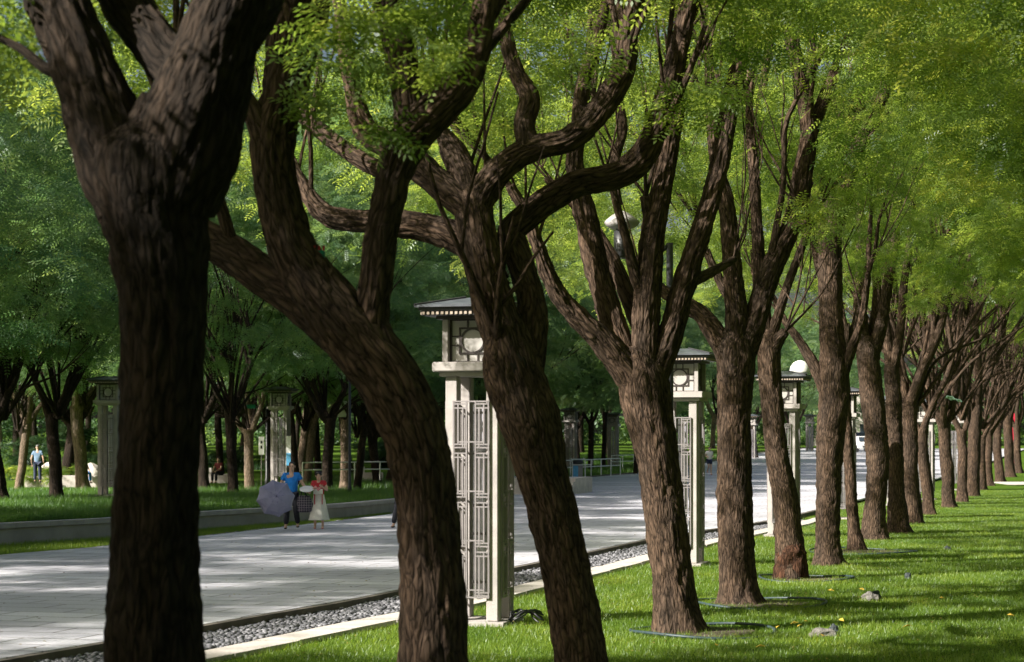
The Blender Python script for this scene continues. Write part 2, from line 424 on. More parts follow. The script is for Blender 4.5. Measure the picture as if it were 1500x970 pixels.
# grass blades
def blades(n, fx, hmin, hmax, wd, lean=.5):
    X, Y, Z = fx(n); n = len(X)
    a = RNG.uniform(0, 6.283, n); hh = RNG.uniform(hmin, hmax, n); l = RNG.uniform(0, lean, n)*hh; b = RNG.uniform(0, 6.283, n)
    ca, sa = np.cos(a)*wd, np.sin(a)*wd
    p0 = np.stack([X-ca, Y-sa, Z], 1); p1 = np.stack([X+ca, Y+sa, Z], 1)
    p2 = np.stack([X+np.cos(b)*l, Y+np.sin(b)*l, Z+hh], 1)
    V = np.stack([p0, p1, p2], 1).reshape(-1, 3)
    clump = np.array([noise.noise(Vector((x*.9, y*.5, 0))) for x, y in zip(X[::1], Y[::1])])
    t = np.clip(.45+clump*.6+RNG.normal(0, .18, n), 0, 1)
    return V, np.repeat(t, 3)
def vtz(Y): return np.interp(Y, _TY, _TZ)
def lawn_pts(n):
    u = RNG.random(n); Y = 17.5*(95/17.5)**u
    k = np.interp(Y, KE_Y, KE_X)+np.interp(Y, [20, 30, 47, 58, 62, 63], [1.63, 1.63, 1.53, 1.2, 1.2, .05])
    X = k+RNG.random(n)*(np.maximum(.262*Y+.6, k+1)-k)
    keep = RNG.random(n) < np.clip(1.0-.0*Y, 0, 1)
    return X[keep], Y[keep], vtz(Y[keep])
V, T = blades(330000, lawn_pts, .025, .065, .0042, .9)
tag(link('lawn_grass', np_mesh('lawn_grass', V, 3, T), M['grass']), 'short bright green lawn grass under the near row of trees', 'grass', kind='stuff')
def tuft_pts(n):
    m = n//14; u = RNG.random(m); Y = 18*(60/18)**u
    k = np.interp(Y, KE_Y, KE_X)+np.interp(Y, [20, 30, 47, 58, 62], [1.7, 1.7, 1.6, 1.3, 1.3])
    X = k+RNG.random(m)*(np.maximum(.262*Y+.6, k+1)-k)
    X = np.repeat(X, 14)+RNG.normal(0, .035, m*14); Y = np.repeat(Y, 14)+RNG.normal(0, .035, m*14)
    return X, Y, vtz(Y)
V, T = blades(24000, tuft_pts, .05, .10, .0045, .9)
tag(link('grass_tufts', np_mesh('grass_tufts', V, 3, T), M['grass']), 'taller tufts of grass standing out of the mown lawn', 'grass', kind='stuff')
def bank_pts(n):
    u = RNG.random(n); Y = 44*(88/44)**u
    r = np.interp(Y, WA_Y, WA_X)-.38; lft = -.262*Y-1
    Xa = lft+RNG.random(n)*(r-lft); ok = (r > lft) & (Y < 80)
    return Xa[ok], Y[ok], vtz(Y[ok])+BD
V, T = blades(170000, bank_pts, .12, .30, .009, .7)
tag(link('bank_grass', np_mesh('bank_grass', V, 3, T), M['bank_grass']), 'long unmown grass on the raised bank behind the low wall', 'grass', kind='stuff')
def bank2_pts(n):
    u = RNG.random(n); Y = 92*(190/92)**u
    r = np.interp(Y, LE_Y, LE_X)-.4; lft = r-14
    return lft+RNG.random(n)*(r-lft), Y, vtz(Y)+.10
V, T = blades(60000, bank2_pts, .2, .42, .016, .7)
tag(link('far_bank_grass', np_mesh('far_bank_grass', V, 3, T), M['bank_grass']), 'long grass behind the far kerb beyond the steps', 'grass', kind='stuff')
def verge_pts(n):
    u = RNG.random(n); Y = 36+u*30
    a = np.interp(Y, WA_Y, WA_X)+.05; b = np.interp(Y, LE_Y, LE_X)-.65
    b = np.maximum(b, a+.1)
    return a+RNG.random(n)*(b-a), Y, vtz(Y)
V, T = blades(42000, verge_pts, .05, .12, .006)
tag(link('verge_grass', np_mesh('verge_grass', V, 3, T), M['grass']), 'narrow strip of green grass at the foot of the low wall', 'grass', kind='stuff')

def litter_pts():
    Y = 18*(75/18)**RNG.random(); a = (ke(Y)+1.7) if RNG.random() < .6 else le(Y)+.3
    b = .26*Y+.5 if a > le(Y)+1 else ke(Y)-.1
    return a+RNG.random()*max(.1, b-a), Y, (.05 if a > le(Y)+1 else .142)
LV = []; LT = []
for _ in range(2600):
    x, y, dz = litter_pts(); z = tz(y)+dz; a = RNG.uniform(0, 6.28); L = RNG.uniform(.012, .028); w_ = L*.45; h_ = RNG.uniform(.0, .012)
    ca, sa = math.cos(a), math.sin(a)
    LV += [(x-ca*L, y-sa*L, z), (x+sa*w_, y-ca*w_, z+h_), (x+ca*L, y+sa*L, z+.002), (x-sa*w_, y+ca*w_, z+h_)]; LT += [RNG.random()]*4
M['litter'] = tintmat('litter', (.10, .06, .03), (.50, .38, .08), .8)
tag(link('leaf_litter', np_mesh('leaf_litter', np.array(LV), 4, np.array(LT)), M['litter']), 'tiny dry leaves scattered over the paving and the lawn', 'leaf litter', kind='stuff')

# ---------------------------------------------------------------- trees: wood
def catmull(pts, n):
    out = []
    p = [pts[0]]+pts+[pts[-1]]
    for i in range(1, len(p)-2):
        m = max(1, n[i-1])
        for k in range(m):
            t = k/m; a, b, c, d = p[i-1], p[i], p[i+1], p[i+2]
            out.append(.5*((2*b)+(c-a)*t+(2*a-5*b+4*c-d)*t*t+(-a+3*b-3*c+d)*t**3))
    out.append(pts[-1]); return out
class Wood:
    def __init__(s): s.v = []; s.f = []; s.b = []
    def tube(s, pts, rad, seg=12, step=.12, ridge=.0, lump=.10, seed=0.0, knobs=True, flare=False):
        """pts 3-D, rad metres"""
        P4 = [np.array([*p, r]) for p, r in zip(pts, rad)]
        ns = [max(1, int(round(np.linalg.norm(P4[i+1][:3]-P4[i][:3])/step))) for i in range(len(P4)-1)]
        Q = catmull(P4, ns); n = len(Q); base = len(s.v); u = None; L = seed*7.3
        kn = []
        if knobs and seg >= 16:
            rk = random.Random(int(seed*1000)); tot = sum(ns)*step
            kn = [(seed*7.3+rk.uniform(0, tot), rk.uniform(0, 6.28), rk.uniform(.05, .20), rk.uniform(.05, .13)) for _ in range(int(tot*1.2)+1)]
        for i in range(n):
            p = Vector(Q[i][:3]); r = max(float(Q[i][3]), .004)
            t = (Vector(Q[min(i+1, n-1)][:3])-Vector(Q[max(i-1, 0)][:3])).normalized()
            if i: L += (p-Vector(Q[i-1][:3])).length
            if u is None: u = t.cross(Vector((.05, 1, .02))).normalized()
            u = (u-t*u.dot(t)).normalized(); w = t.cross(u)
            for k in range(seg):
                a = 2*math.pi*k/seg; ca, sa = math.cos(a), math.sin(a)
                rr = r
                if lump: rr *= 1+lump*(noise.noise(Vector((ca*1.1+seed, sa*1.1, L*1.1)))+.6*noise.noise(Vector((ca*2.2, sa*2.2+seed, L*3.1))))
                for (l0, a0, am, wk) in kn:
                    dl = (L-l0)/wk
                    if abs(dl) < 2.5:
                        da = ((a-a0+math.pi) % 6.2832-math.pi)*r/wk; e2 = dl*dl+da*da
                        rr += r*am*(math.exp(-e2)-.55*math.exp(-e2*6))
                if ridge:
                    q = Vector((ca*r*22+seed, sa*r*22, L*3.4))
                    rr += ridge*(.35-2.2*abs(noise.noise(q)))+ridge*.8*noise.noise(Vector((q.x*1.8, q.y*1.8, q.z*3.2)))
                if flare and p.z < .9:
                    rr *= 1+math.exp(-max(p.z, 0)/.14)*(.10+.16*max(0, math.sin(3*a+seed*3))+.12*max(0, math.sin(5*a+seed)))
                s.v.append(tuple(p+(u*ca+w*sa)*rr)); s.b.append((ca*r+seed, sa*r, L))
        for i in range(n-1):
            for k in range(seg):
                k2 = (k+1) % seg
                s.f.append((base+i*seg+k, base+i*seg+k2, base+(i+1)*seg+k2, base+(i+1)*seg+k))
        s.f.append(tuple(base+(n-1)*seg+k for k in range(seg)))
        return Vector(Q[-1][:3]), (Vector(Q[-1][:3])-Vector(Q[-3][:3])).normalized(), float(Q[-1][3])
    def mesh(s, name):
        me = bpy.data.meshes.new(name); me.from_pydata(s.v, [], s.f)
        a = me.attributes.new('bark', 'FLOAT_VECTOR', 'POINT'); a.data.foreach_set('vector', np.array(s.b, dtype=np.float32).ravel())
        me.polygons.foreach_set('use_smooth', [True]*len(me.polygons)); me.update(); return me

def grow(W, p, d, r, length, lvl, rnd, tips, up=.5, seg=8):
    """a branch and its children, bending upwards"""
    n = max(3, int(length/.45)); pts = [p]; rad = [r]; q = p.copy(); dd = d.copy()
    for i in range(n):
        dd = (dd+Vector((rnd.uniform(-.25, .25), rnd.uniform(-.25, .25), up*.18+rnd.uniform(-.12, .14)))).normalized()
        q = q+dd*(length/n); pts.append(q.copy()); rad.append(r*(1-.55*(i+1)/n))
    W.tube(pts, rad, seg=seg, step=.3, lump=.12, seed=rnd.random()*9)
    tips.append((pts[-1].copy(), lvl)); tips.append((pts[len(pts)//2].copy(), lvl))
    if lvl > 0:
        for k in range(rnd.choice((2, 3, 3))):
            i = rnd.randint(max(1, n//2-1), n)
            a = rnd.uniform(0, 6.28); sp = rnd.uniform(.3, .75)
            nd = (dd+Vector((math.cos(a)*sp, math.sin(a)*sp, .25))).normalized()
            grow(W, pts[i], nd, rad[i]*rnd.uniform(.55, .8), length*rnd.uniform(.6, .9), lvl-1, rnd, tips, up, max(5, seg-2))

# ---------------------------------------------------------------- trees: foliage
def spray_t(npair=5, L=.24, ll=.066, lw=.025):
    q = []
    for i in range(npair):
        x = L*(i+.6)/npair
        for sgn in (-1, 1):
            d = np.array([.35, sgn*.94, -.12]); e = np.array([.94, -sgn*.35, 0])
            o = np.array([x, 0, 0])
            q.append([o, o+d*ll*.5-e*lw*.5, o+d*ll, o+d*ll*.5+e*lw*.5])
    o = np.array([L, 0, 0]); q.append([o, o+np.array([ll*.5, lw*.5, 0]), o+np.array([ll, 0, -.01]), o+np.array([ll*.5, -lw*.5, 0])])
    return np.array(q).reshape(-1, 3)
def big_t():
    q = []
    for i in range(5):
        a = RNG.uniform(0, 6.28); d = np.array([math.cos(a), math.sin(a), RNG.uniform(-.4, .2)]); e = np.array([-math.sin(a), math.cos(a), RNG.uniform(-.3, .3)])
        o = RNG.normal(0, .07, 3); q.append([o, o+d*.045-e*.022, o+d*.09, o+d*.045+e*.022])
    return np.array(q).reshape(-1, 3)
SPR = spray_t(); SPRS = spray_t(6, .20, .042, .015); BIG = big_t()
def foliage(name, cents, crad, per, tmpl, scale=1.0, flat=.55, rng=RNG, tmean=.4, tsd=.25):
    """cents (n,3); crad (n,)"""
    n = len(cents); m = n*per
    cc = np.repeat(cents, per, 0); cr = np.repeat(crad, per)[:, None]
    off = rng.normal(0, 1, (m, 3)); off /= np.linalg.norm(off, axis=1)[:, None]
    off *= (rng.random(m)[:, None]**.45)*cr*np.array([1, 1, flat])
    pos = cc+off
    yaw = rng.uniform(0, 6.283, m)+0; pit = rng.normal(-.35, .35, m); rol = rng.normal(0, .5, m)
    cy, sy, cp, sp, cr_, sr = np.cos(yaw), np.sin(yaw), np.cos(pit), np.sin(pit), np.cos(rol), np.sin(rol)
    X = np.stack([cy*cp, sy*cp, sp], 1); Yv = np.stack([-sy, cy, np.zeros(m)], 1); Zv = np.cross(X, Yv)
    Y2 = Yv*cr_[:, None]+Zv*sr[:, None]; Z2 = np.cross(X, Y2)
    sc = rng.uniform(.75, 1.25, m)[:, None, None]*scale
    V = pos[:, None, :]+sc*(tmpl[None, :, 0:1]*X[:, None]+tmpl[None, :, 1:2]*Y2[:, None]+tmpl[None, :, 2:3]*Z2[:, None])
    ct = rng.normal(tmean, tsd, n); t = np.clip(np.repeat(ct, per)+rng.normal(0, .13, m), 0, 1)
    t[rng.random(m) < .015] = 1
    return np_mesh(name, V.reshape(-1, 3), 4, np.repeat(t, len(tmpl)))
def crown_cents(rng, n, z0, z1, Rm, hollow=.35, ecc=1.0):
    out = []
    while len(out) < n:
        z = rng.random()**.9; a = rng.uniform(0, 6.283)
        prof = math.sin(math.pi*min(1, .18+z*.80))**.6
        rr = Rm*prof*(hollow+(1-hollow)*math.sqrt(rng.random())) if z < .75 else Rm*prof*math.sqrt(rng.random())
        lob = 1+.22*math.sin(3*a+n)+.12*math.sin(5*a+2*n)
        out.append((math.cos(a)*rr*lob*ecc, math.sin(a)*rr*lob, z0+(z1-z0)*z))
    return np.array(out)

def umbrella_cents(rng, n, R_, zin, zout, z1):
    out = []
    while len(out) < n:
        a = rng.uniform(0, 6.283); f = math.sqrt(rng.uniform(.06, 1)); lob = 1+.2*math.sin(3*a+n)+.1*math.sin(5*a+2*n)
        lo = zin+(zout-zin)*f**1.5; hi = zout+(z1-zout)*math.sqrt(max(0, 1-.85*f*f))
        z = lo+(hi-lo)*rng.random()**1.15
        out.append((math.cos(a)*f*R_*lob, math.sin(a)*f*R_*lob, z))
    return np.array(out)
RC, FC, BC = [], [], []
def twig_mesh(cents, seed, r0=.022, every=1):
    rnd = random.Random(seed); W = Wood()
    for c in cents[::every]:
        c = Vector(c); w1 = Vector((rnd.uniform(-.25, .25), rnd.uniform(-.25, .25), 0)); w2 = Vector((rnd.uniform(-.3, .3), rnd.uniform(-.3, .3), rnd.uniform(-.2, .2)))
        ax = Vector((rnd.uniform(-.08, .08), rnd.uniform(-.08, .08), 2.7))
        pts = [ax, Vector((c.x*.28, c.y*.28, 2.7+(c.z-2.7)*.42))+w1, Vector((c.x*.62, c.y*.62, 2.7+(c.z-2.7)*.72))+w2, c]
        W.tube(pts, [r0*1.5, r0*1.15, r0*.75, r0*.3], seg=7, step=.2, lump=.22, knobs=False, seed=rnd.random()*5)
        for i in (1, 2, 2):
            m_ = pts[i]; e = m_+Vector((c.x*.25+rnd.uniform(-.7, .7), c.y*.25+rnd.uniform(-.7, .7), rnd.uniform(.8, 2.0)))
            W.tube([m_, m_.lerp(e, .5)+Vector((rnd.uniform(-.15, .15), rnd.uniform(-.15, .15), -.1)), e], [r0*.6, r0*.42, r0*.15], seg=5, step=.3, lump=.2, knobs=False, seed=rnd.random()*5)
    return W.mesh('twigs')
ROWCROWNS = []; FARCROWNS = []
for k in range(3):
    rng = np.random.default_rng(50+k)
    cc = umbrella_cents(rng, 185, 6.3, 7.9, 5.3, 11.8); RC.append(cc)
    ROWCROWNS.append(foliage('row_crown', cc, rng.uniform(.35, .75, len(cc)), 70, SPR, rng=rng))
    cc = umbrella_cents(rng, 105, 4.5, 7.4, 4.7, 13.2); FC.append(cc)
    FARCROWNS.append(foliage('row_crown', cc, rng.uniform(.35, .75, len(cc)), 46, SPR, scale=1.8, rng=rng, tmean=.36, tsd=.22))
BANKCROWNS = []
for k in range(3):
    rng = np.random.default_rng(80+k)
    cc = crown_cents(rng, 190, 3.9, 13.0, 4.9, hollow=.3); BC.append(cc)
    BANKCROWNS.append(foliage('bank_crown', cc, rng.uniform(.5, 1.0, len(cc)), 54, SPRS, scale=2.6, rng=rng))
TW = {}
for ms, cs, m_, r0 in ((ROWCROWNS, RC, 'bark_dark', .03), (FARCROWNS, FC, 'bark', .034), (BANKCROWNS, BC, 'bark_dark', .038)):
    for k in range(3):
        TW[ms[k].name] = twig_mesh(cs[k], k, r0, 11 if ms is not BANKCROWNS else 20); TW[ms[k].name].materials.append(M[m_])
for me in ROWCROWNS+FARCROWNS: me.materials.append(M['leaf'])
for me in BANKCROWNS: me.materials.append(M['leaf_bank'])

# ---------------------------------------------------------------- hero trees of the near row
def hero(name, s, base, limbs, label, crown=0, crot=0, extra=None, seg=40, bark='bark', rough=1.0, grow_n=2, cscale=1.0, coff=(0, 0, 0)):
    """limbs: list of (points[(px,py,width px)], depth change at its end in metres, keep growing?)"""
    Y0 = F/s; root = Vector(((base-CX)/s, Y0, tz(Y0)))
    W = Wood(); rnd = random.Random(int(base)); tips = []
    for li, (pts, dd, g) in enumerate(limbs):
        n = len(pts); ps = []; rs = []
        d0 = dd[0] if isinstance(dd, tuple) else 0.0; d1 = dd[1] if isinstance(dd, tuple) else dd
        for i, (px, py, wpx) in enumerate(pts):
            Y = Y0+d0+(d1-d0)*i/(n-1); ss = F/Y
            q = P(px, py, ss)-root; ps.append(q); rs.append(wpx/2/ss*.94)
        big = max(rs)
        if li == 0:
            dv = (ps[-1]-ps[-2]).normalized(); ps.append(ps[-1]+dv*rs[-1]*1.1); rs.append(rs[-1]*.5)
        if li == 0:
            rs[0] *= 1.10
            z0 = ps[0].z
            if z0 < .3: rs[0] *= 1.08; up_ = ps[0].lerp(ps[1], .22 if s > 100 else .3); ps.insert(1, up_); rs.insert(1, rs[0]/1.17)
            low = ps[0].copy(); low.z = min(-.25, z0-.25); ps.insert(0, low); rs.insert(0, rs[0]*1.12)
        e, d, r = W.tube(ps, rs, seg=seg if big > .09 else 16, step=.045 if big > .09 else .08, ridge=min(.020, big*.10)*rough, lump=.09, seed=li*1.7+base*.01, flare=(li == 0))
        if li and s > 75:
            for k in range(3):
                i = rnd.randint(max(1, n*2//3), n-1); a = rnd.uniform(0, 6.28); ax = (ps[i]-ps[i-1]).normalized()
                grow(W, ps[i], (ax*.8+Vector((math.cos(a)*.7, math.sin(a)*.7, .5))).normalized(), max(.012, rs[i]*rnd.uniform(.25, .4)), rnd.uniform(1.3, 2.4), 1, rnd, tips, up=.9, seg=7)
        if g:
            for k in range(grow_n):
                a = rnd.uniform(0, 6.28)
                grow(W, e, (d+Vector((math.cos(a)*.45, math.sin(a)*.45, .2))).normalized(), r*.8, rnd.uniform(1.5, 2.3), 1, rnd, tips)
    t = empty(name, root, 0, label, 'tree', 'trees in the near row along the lawn')
    link('trunk', W.mesh('trunk'), M[bark], t)
    c = link('crown', ROWCROWNS[crown], None, t); c.rotation_euler = (0, 0, crot); c.scale = (cscale, cscale, 1); c.location = coff
    if extra:
        cents = []; rad = []
        for (px, py, dy, rm) in extra:
            q = P(px, py, F/(Y0+dy))-root; cents.append(tuple(q)); rad.append(rm)
        rg = np.random.default_rng(int(base))
        me = foliage('leaf_sprays', np.array(cents), np.array(rad)*.9, 42, SPR, flat=.6, rng=rg)
        link('leaf_sprays', me, M['leaf'], t)
    return t

hero('row_tree', 280, 226, [
 ([(226,1010,143),(229,850,139),(230,700,131),(240,560,126),(242,450,131),(236,370,148),(228,310,172),(224,260,190),(222,215,170),(225,185,90)], 0, 0),
 ([(205,300,130),(168,215,130),(134,130,104),(108,60,95),(82,0,96),(50,-90,84)], .25, 1),
 ([(248,300,140),(272,215,160),(300,130,150),(322,60,126),(342,0,116),(372,-100,100)], -.2, 1),
 ([(300,140,80),(250,90,74),(210,40,74),(180,-8,74),(150,-90,66)], (.1, .7), 1),
 ([(135,120,26),(70,102,18),(28,70,14),(-20,48,10)], .3, 0),
 ([(320,120,60),(345,60,75),(372,10,80),(395,-60,70)], (.1, .5), 1),
 ], 'nearest and thickest tree, black trunk filling the left of the lawn row', crown=0, crot=.4,
 extra=[(225,70,7,.6),(190,20,6,.6),(250,30,7,.6),(205,95,8,.6),(235,-20,5,.5),(160,60,8,.6),(20,40,.4,.35),(90,20,.9,.3),(-10,90,1.5,.35),(60,-30,.3,.3)], seg=90, bark='bark_dark')  # full shade on this trunk is put into the darker bark colour

hero('row_tree', 210, 634, [
 ([(635,1128,116),(634,970,106),(633,880,101),(628,800,97),(622,720,95),(612,655,96),(592,600,98),(563,548,100),(528,505,96),(498,470,88)], 0, 0),
 ([(560,545,60),(545,500,56),(545,450,52),(552,400,50),(557,350,51),(568,300,52),(580,250,55),(600,205,62),(635,165,60),(675,122,56),(697,70,45),(712,0,38),(725,-80,34)], -.15, 1),
 ([(598,215,48),(598,170,48),(592,120,47),(584,70,46),(574,20,44),(560,-50,38)], (-.1, .35), 1),
 ([(535,515,92),(490,458,92),(455,410,80),(425,360,72),(412,310,68),(401,250,68),(400,195,70),(414,135,62),(424,70,70),(436,0,84),(442,-80,76)], .1, 1),
 ([(540,520,80),(495,478,82),(445,440,72),(392,408,60),(345,375,58),(300,350,55),(235,322,48)], (0, .6), 0),
 ([(385,200,40),(372,165,34),(362,143,24),(358,132,14)], (0,-.05), 0),
 ([(436,150,26),(452,90,22),(470,30,20),(480,-40,18)], (0, .6), 1),
 ], 'crooked tree bending left, splitting into three heavy limbs in front of the large pylon', crown=1, crot=1.1, seg=84,
 extra=[(470,60,-.6,.35),(530,100,-.7,.28),(600,30,-.6,.28),(560,190,-.6,.18),(650,85,-1.0,.2),(500,20,-.9,.3),(690,20,.4,.3),(460,140,-.2,.26),
        (620,0,-.5,.35),(430,20,.7,.3)], bark='bark')

hero('row_tree', 156, 852, [
 ([(853,1003,84),(848,940,80),(838,880,76),(826,820,74),(812,755,76),(797,705,78),(785,655,84),(774,610,92),(760,565,86),(746,515,76),(728,460,66),(712,400,60),(700,345,58),(692,300,56)], 0, 0),
 ([(694,310,52),(655,280,46),(612,243,46),(572,215,41),(537,192,38),(520,150,30),(512,100,26),(502,40,22),(495,-30,20)], .4, 1),
 ([(722,415,56),(690,362,50),(645,338,46),(592,328,42),(540,325,36),(485,318,32),(455,292,26),(437,255,20),(420,225,14)], (0, .9), 0),
 ([(692,315,50),(715,270,45),(750,234,42),(785,216,40),(828,206,38),(860,182,38),(892,142,39),(914,100,37),(920,50,33),(932,0,30),(940,-60,26)], -.3, 1),
 ([(775,222,34),(768,185,34),(776,145,33),(758,110,26),(744,68,24),(738,20,20),(735,-40,18)], (-.1, .3), 1),
 ([(848,195,26),(850,150,24),(858,105,21),(876,55,18),(888,0,15)], (-.2, .4), 1),
 ([(764,615,50),(768,565,52),(776,515,50),(779,470,48),(776,430,44),(765,395,42),(753,360,42),(748,340,40),(775,315,42),(806,291,42),(850,268,40),(900,258,40),(938,232,42),(963,182,38),(982,122,34),(998,60,29),(1015,-20,25)], (.1, .6), 1),
 ([(775,625,50),(752,590,64),(738,550,66),(731,515,52),(723,486,24)], (0, -.10), 0),
 ([(694,300,40),(676,250,42),(662,220,38),(648,196,24)], (0, .35), 0),
 ([(640,250,22),(560,250,26),(500,215,26),(455,180,24),(420,150,18)], (.9, 1.6), 0),
 ], 'tree with a swollen hollow elbow leaning left across the nearest pylon', crown=2, crot=2.3, seg=80,
 extra=[(650,120,1.5,.4),(760,60,2,.4),(700,190,2.2,.35),(830,100,2.4,.4),(900,30,1.8,.4),(560,60,2.6,.45),(480,120,2.6,.4),(840,160,3.5,.35),(620,230,3.2,.35)])

t4 = [o for o in C.objects if o.name.startswith('row_tree')][-1]
m = MB(); m.lathe([(.01, -.15), (.055, -.12), (.085, -.05), (.09, .03), (.06, .11), (.01, .15)], 18, (0, 0, 0), 1, .5, fn=lambda a, i, z: 1+.15*math.sin(3*a+i))
o = m.build('hollow', simple('hollow_shade', (.012, .009, .007), 1, var=.5, scale=20), t4, True)  # solid lump coloured near-black to stand for the shade inside the hollow
o.location = P(757, 535, F/(F/156-.19))-t4.location; o.rotation_euler = (0, R(-25), 0); o['label'] = 'dark hollow in the elbow, its shade painted on a solid lump'
hero('row_tree', 124, 996, [
 ([(996,937,72),(987,860,66),(977,780,64),(967,700,66),(957,640,70),(948,590,78),(940,545,76)], 0, 0),
 ([(945,590,50),(915,540,46),(880,497,38),(850,468,33),(822,437,29),(802,400,25),(786,355,21),(770,310,19),(746,272,14)], -.6, 1),
 ([(935,565,48),(908,505,42),(888,440,39),(872,380,37),(860,325,35),(850,282,32),(842,240,27),(848,180,22),(862,110,18),(868,30,15)], .4, 1),
 ([(945,550,50),(945,490,44),(950,410,42),(957,340,38),(970,270,34),(984,190,30),(995,110,26),(1000,30,22)], -.1, 1),
 ([(957,350,24),(952,315,22),(946,287,19)], (0, -.12), 0),
 ([(944,440,20),(930,400,18),(918,350,15),(902,295,12),(890,240,10)], -.4, 0),
 ([(955,560,46),(982,490,40),(998,430,36),(1020,360,33),(1040,295,31),(1056,230,30),(1068,160,28),(1080,95,27),(1082,30,24),(1100,-20,20)], .3, 1),
 ([(945,500,28),(912,415,26),(888,365,22),(860,322,18),(830,288,13),(800,262,9)], (.3, 1.2), 0),
 ([(1000,420,18),(1040,400,16),(1075,380,12)], (0, .8), 0),
 ([(905,300,14),(900,240,16),(912,190,14),(905,130,12),(900,60,10)], (.8, 1.4), 1),
 ], 'tree with sunlit lower bark and a fan of limbs left of second pylon', crown=0, crot=3.7, seg=72,
 extra=[(830,300,1.6,.4),(900,210,2.5,.45),(960,120,2.2,.4),(780,140,3,.5),(1030,150,2.0,.4),(1010,260,3.0,.4)])

hero('row_tree', 105, 1082, [
 ([(1083,887,60),(1079,820,55),(1077,740,53),(1075,660,52),(1076,600,53),(1078,545,58),(1078,510,60)], 0, 0),
 ([(1070,530,40),(1052,495,34),(1028,462,28),(1000,443,23),(970,425,18),(940,400,13)], .5, 0),
 ([(1078,525,44),(1080,470,36),(1074,410,30),(1070,350,27),(1062,290,25),(1050,240,21),(1043,170,18),(1038,90,14),(1030,20,10)], -.2, 1),
 ([(1085,525,46),(1104,475,38),(1128,400,34),(1150,350,32),(1166,310,31),(1177,250,30),(1185,195,27),(1176,130,23),(1160,60,20),(1150,0,17)], .1, 1),
 ([(1183,205,24),(1205,150,21),(1228,95,18),(1250,40,15),(1268,-10,12)], (.1, .5), 1),
 ([(1122,410,14),(1138,330,11),(1148,260,9),(1150,190,8),(1165,150,7),(1205,80,6)], (0, -.4), 0),
 ([(1110,470,22),(1112,400,20),(1108,320,18),(1104,250,16),(1098,170,13),(1100,90,10)], (.4, .9), 1),
 ([(1160,330,22),(1185,320,18),(1170,305,12)], (0, -.2), 0),
 ], 'straight dark tree ringed by soil, its limbs forked before the second pylon', crown=1, crot=5.0, seg=60,
 extra=[(1120,140,1.5,.5),(1060,60,1.5,.5),(1200,60,2,.5),(1000,330,3,.45)])

hero('row_tree', 88, 1157, [
 ([(1158,851,47),(1157,805,46),(1154,760,40),(1148,715,38),(1139,670,36),(1133,610,35),(1128,550,36),(1126,500,34)], 0, 0),
 ([(1128,520,28),(1138,500,22),(1150,486,15)], (0, -.2), 0),
 ([(1126,510,26),(1116,440,22),(1108,360,20),(1106,280,18),(1110,190,15),(1122,100,12)], .4, 1),
 ([(1122,520,22),(1095,470,18),(1065,430,15),(1040,380,12),(1020,320,9)], .8, 1),
 ([(1128,500,18),(1150,430,14),(1172,370,12),(1200,300,9)], -.4, 1),
 ], 'slender leaning tree with rotten reddish bark at its foot', crown=2, crot=.9, seg=30)

t7 = [o for o in C.objects if o.name.startswith('row_tree')][-1]
W = Wood(); Y7 = F/88-.06
W.tube([P(px, py, F/Y7)-t7.location for px, py in ((1157, 870), (1157, 850), (1158, 825), (1157, 805), (1155, 792))], [w/2/88 for w in (48, 46, 43, 38, 24)], seg=36, step=.03, ridge=.03, lump=.28, seed=3.3)
o = link('rotten_bark', W.mesh('rotten_bark'), bark_mat('bark_rotten', (.085, .045, .030), (.009, .006, .005)), t7); o['label'] = 'reddish rotten bark at the foot'
hero('row_tree', 78.5, 1213, [
 ([(1213,829,40),(1213,760,38),(1214,700,40),(1217,640,44),(1221,590,47),(1222,540,45),(1218,480,38),(1216,400,37),(1216,340,37),(1222,305,38)], 0, 0),
 ([(1210,570,24),(1190,530,18),(1170,498,14),(1150,470,11),(1130,430,8)], .4, 0),
 ([(1222,330,28),(1210,300,26),(1192,258,20),(1160,240,15),(1125,232,11)], .6, 1),
 ([(1226,325,28),(1240,265,25),(1262,205,22),(1288,155,19),(1303,110,17),(1306,70,14),(1292,-10,11)], -.2, 1),
 ([(1238,275,18),(1243,225,17),(1262,150,15),(1270,90,13),(1266,30,10)], (.1, .5), 1),
 ([(1248,250,12),(1247,170,10),(1246,90,8),(1238,20,6)], (0, .8), 1),
 ([(1230,560,22),(1246,515,16),(1262,470,12),(1272,400,9)], (0,-.5), 1),
 ([(1214,430,22),(1196,360,18),(1192,300,14),(1178,210,11),(1180,120,8)], (.4, 1.0), 1),
 ], 'upright tree with pale sunlit bark at its base, right of the leaning rotten one', crown=0, crot=2.0, seg=30)

hero('row_tree', 69.5, 1253, [
 ([(1254,806,25),(1250,765,19),(1246,705,18),(1242,650,17),(1240,600,15),(1238,540,14),(1240,480,12)], 0, 0),
 ([(1239,520,10),(1255,460,9),(1268,400,7),(1275,320,6)], .3, 1),
 ([(1240,490,10),(1228,420,8),(1225,350,7),(1232,260,5)], -.3, 1),
 ], 'thinnest slanting trunk in the row, rising from a flared foot', crown=1, crot=3.0, seg=18)
hero('row_tree', 62, 1281, [
 ([(1281,792,38),(1282,740,34),(1286,680,35),(1282,620,36),(1275,560,37),(1270,510,34)], 0, 0),
 ([(1272,530,28),(1262,480,22),(1258,420,18),(1262,350,15),(1255,260,12)], .3, 1),
 ([(1274,530,26),(1290,480,20),(1300,420,16),(1312,350,13),(1320,250,10)], -.2, 1),
 ([(1270,520,18),(1284,440,14),(1282,350,11),(1290,240,8)], (.2, .6), 1),
 ], 'stout bulging tree with a patch of orange light on its upper trunk', crown=2, crot=4.1, seg=26)
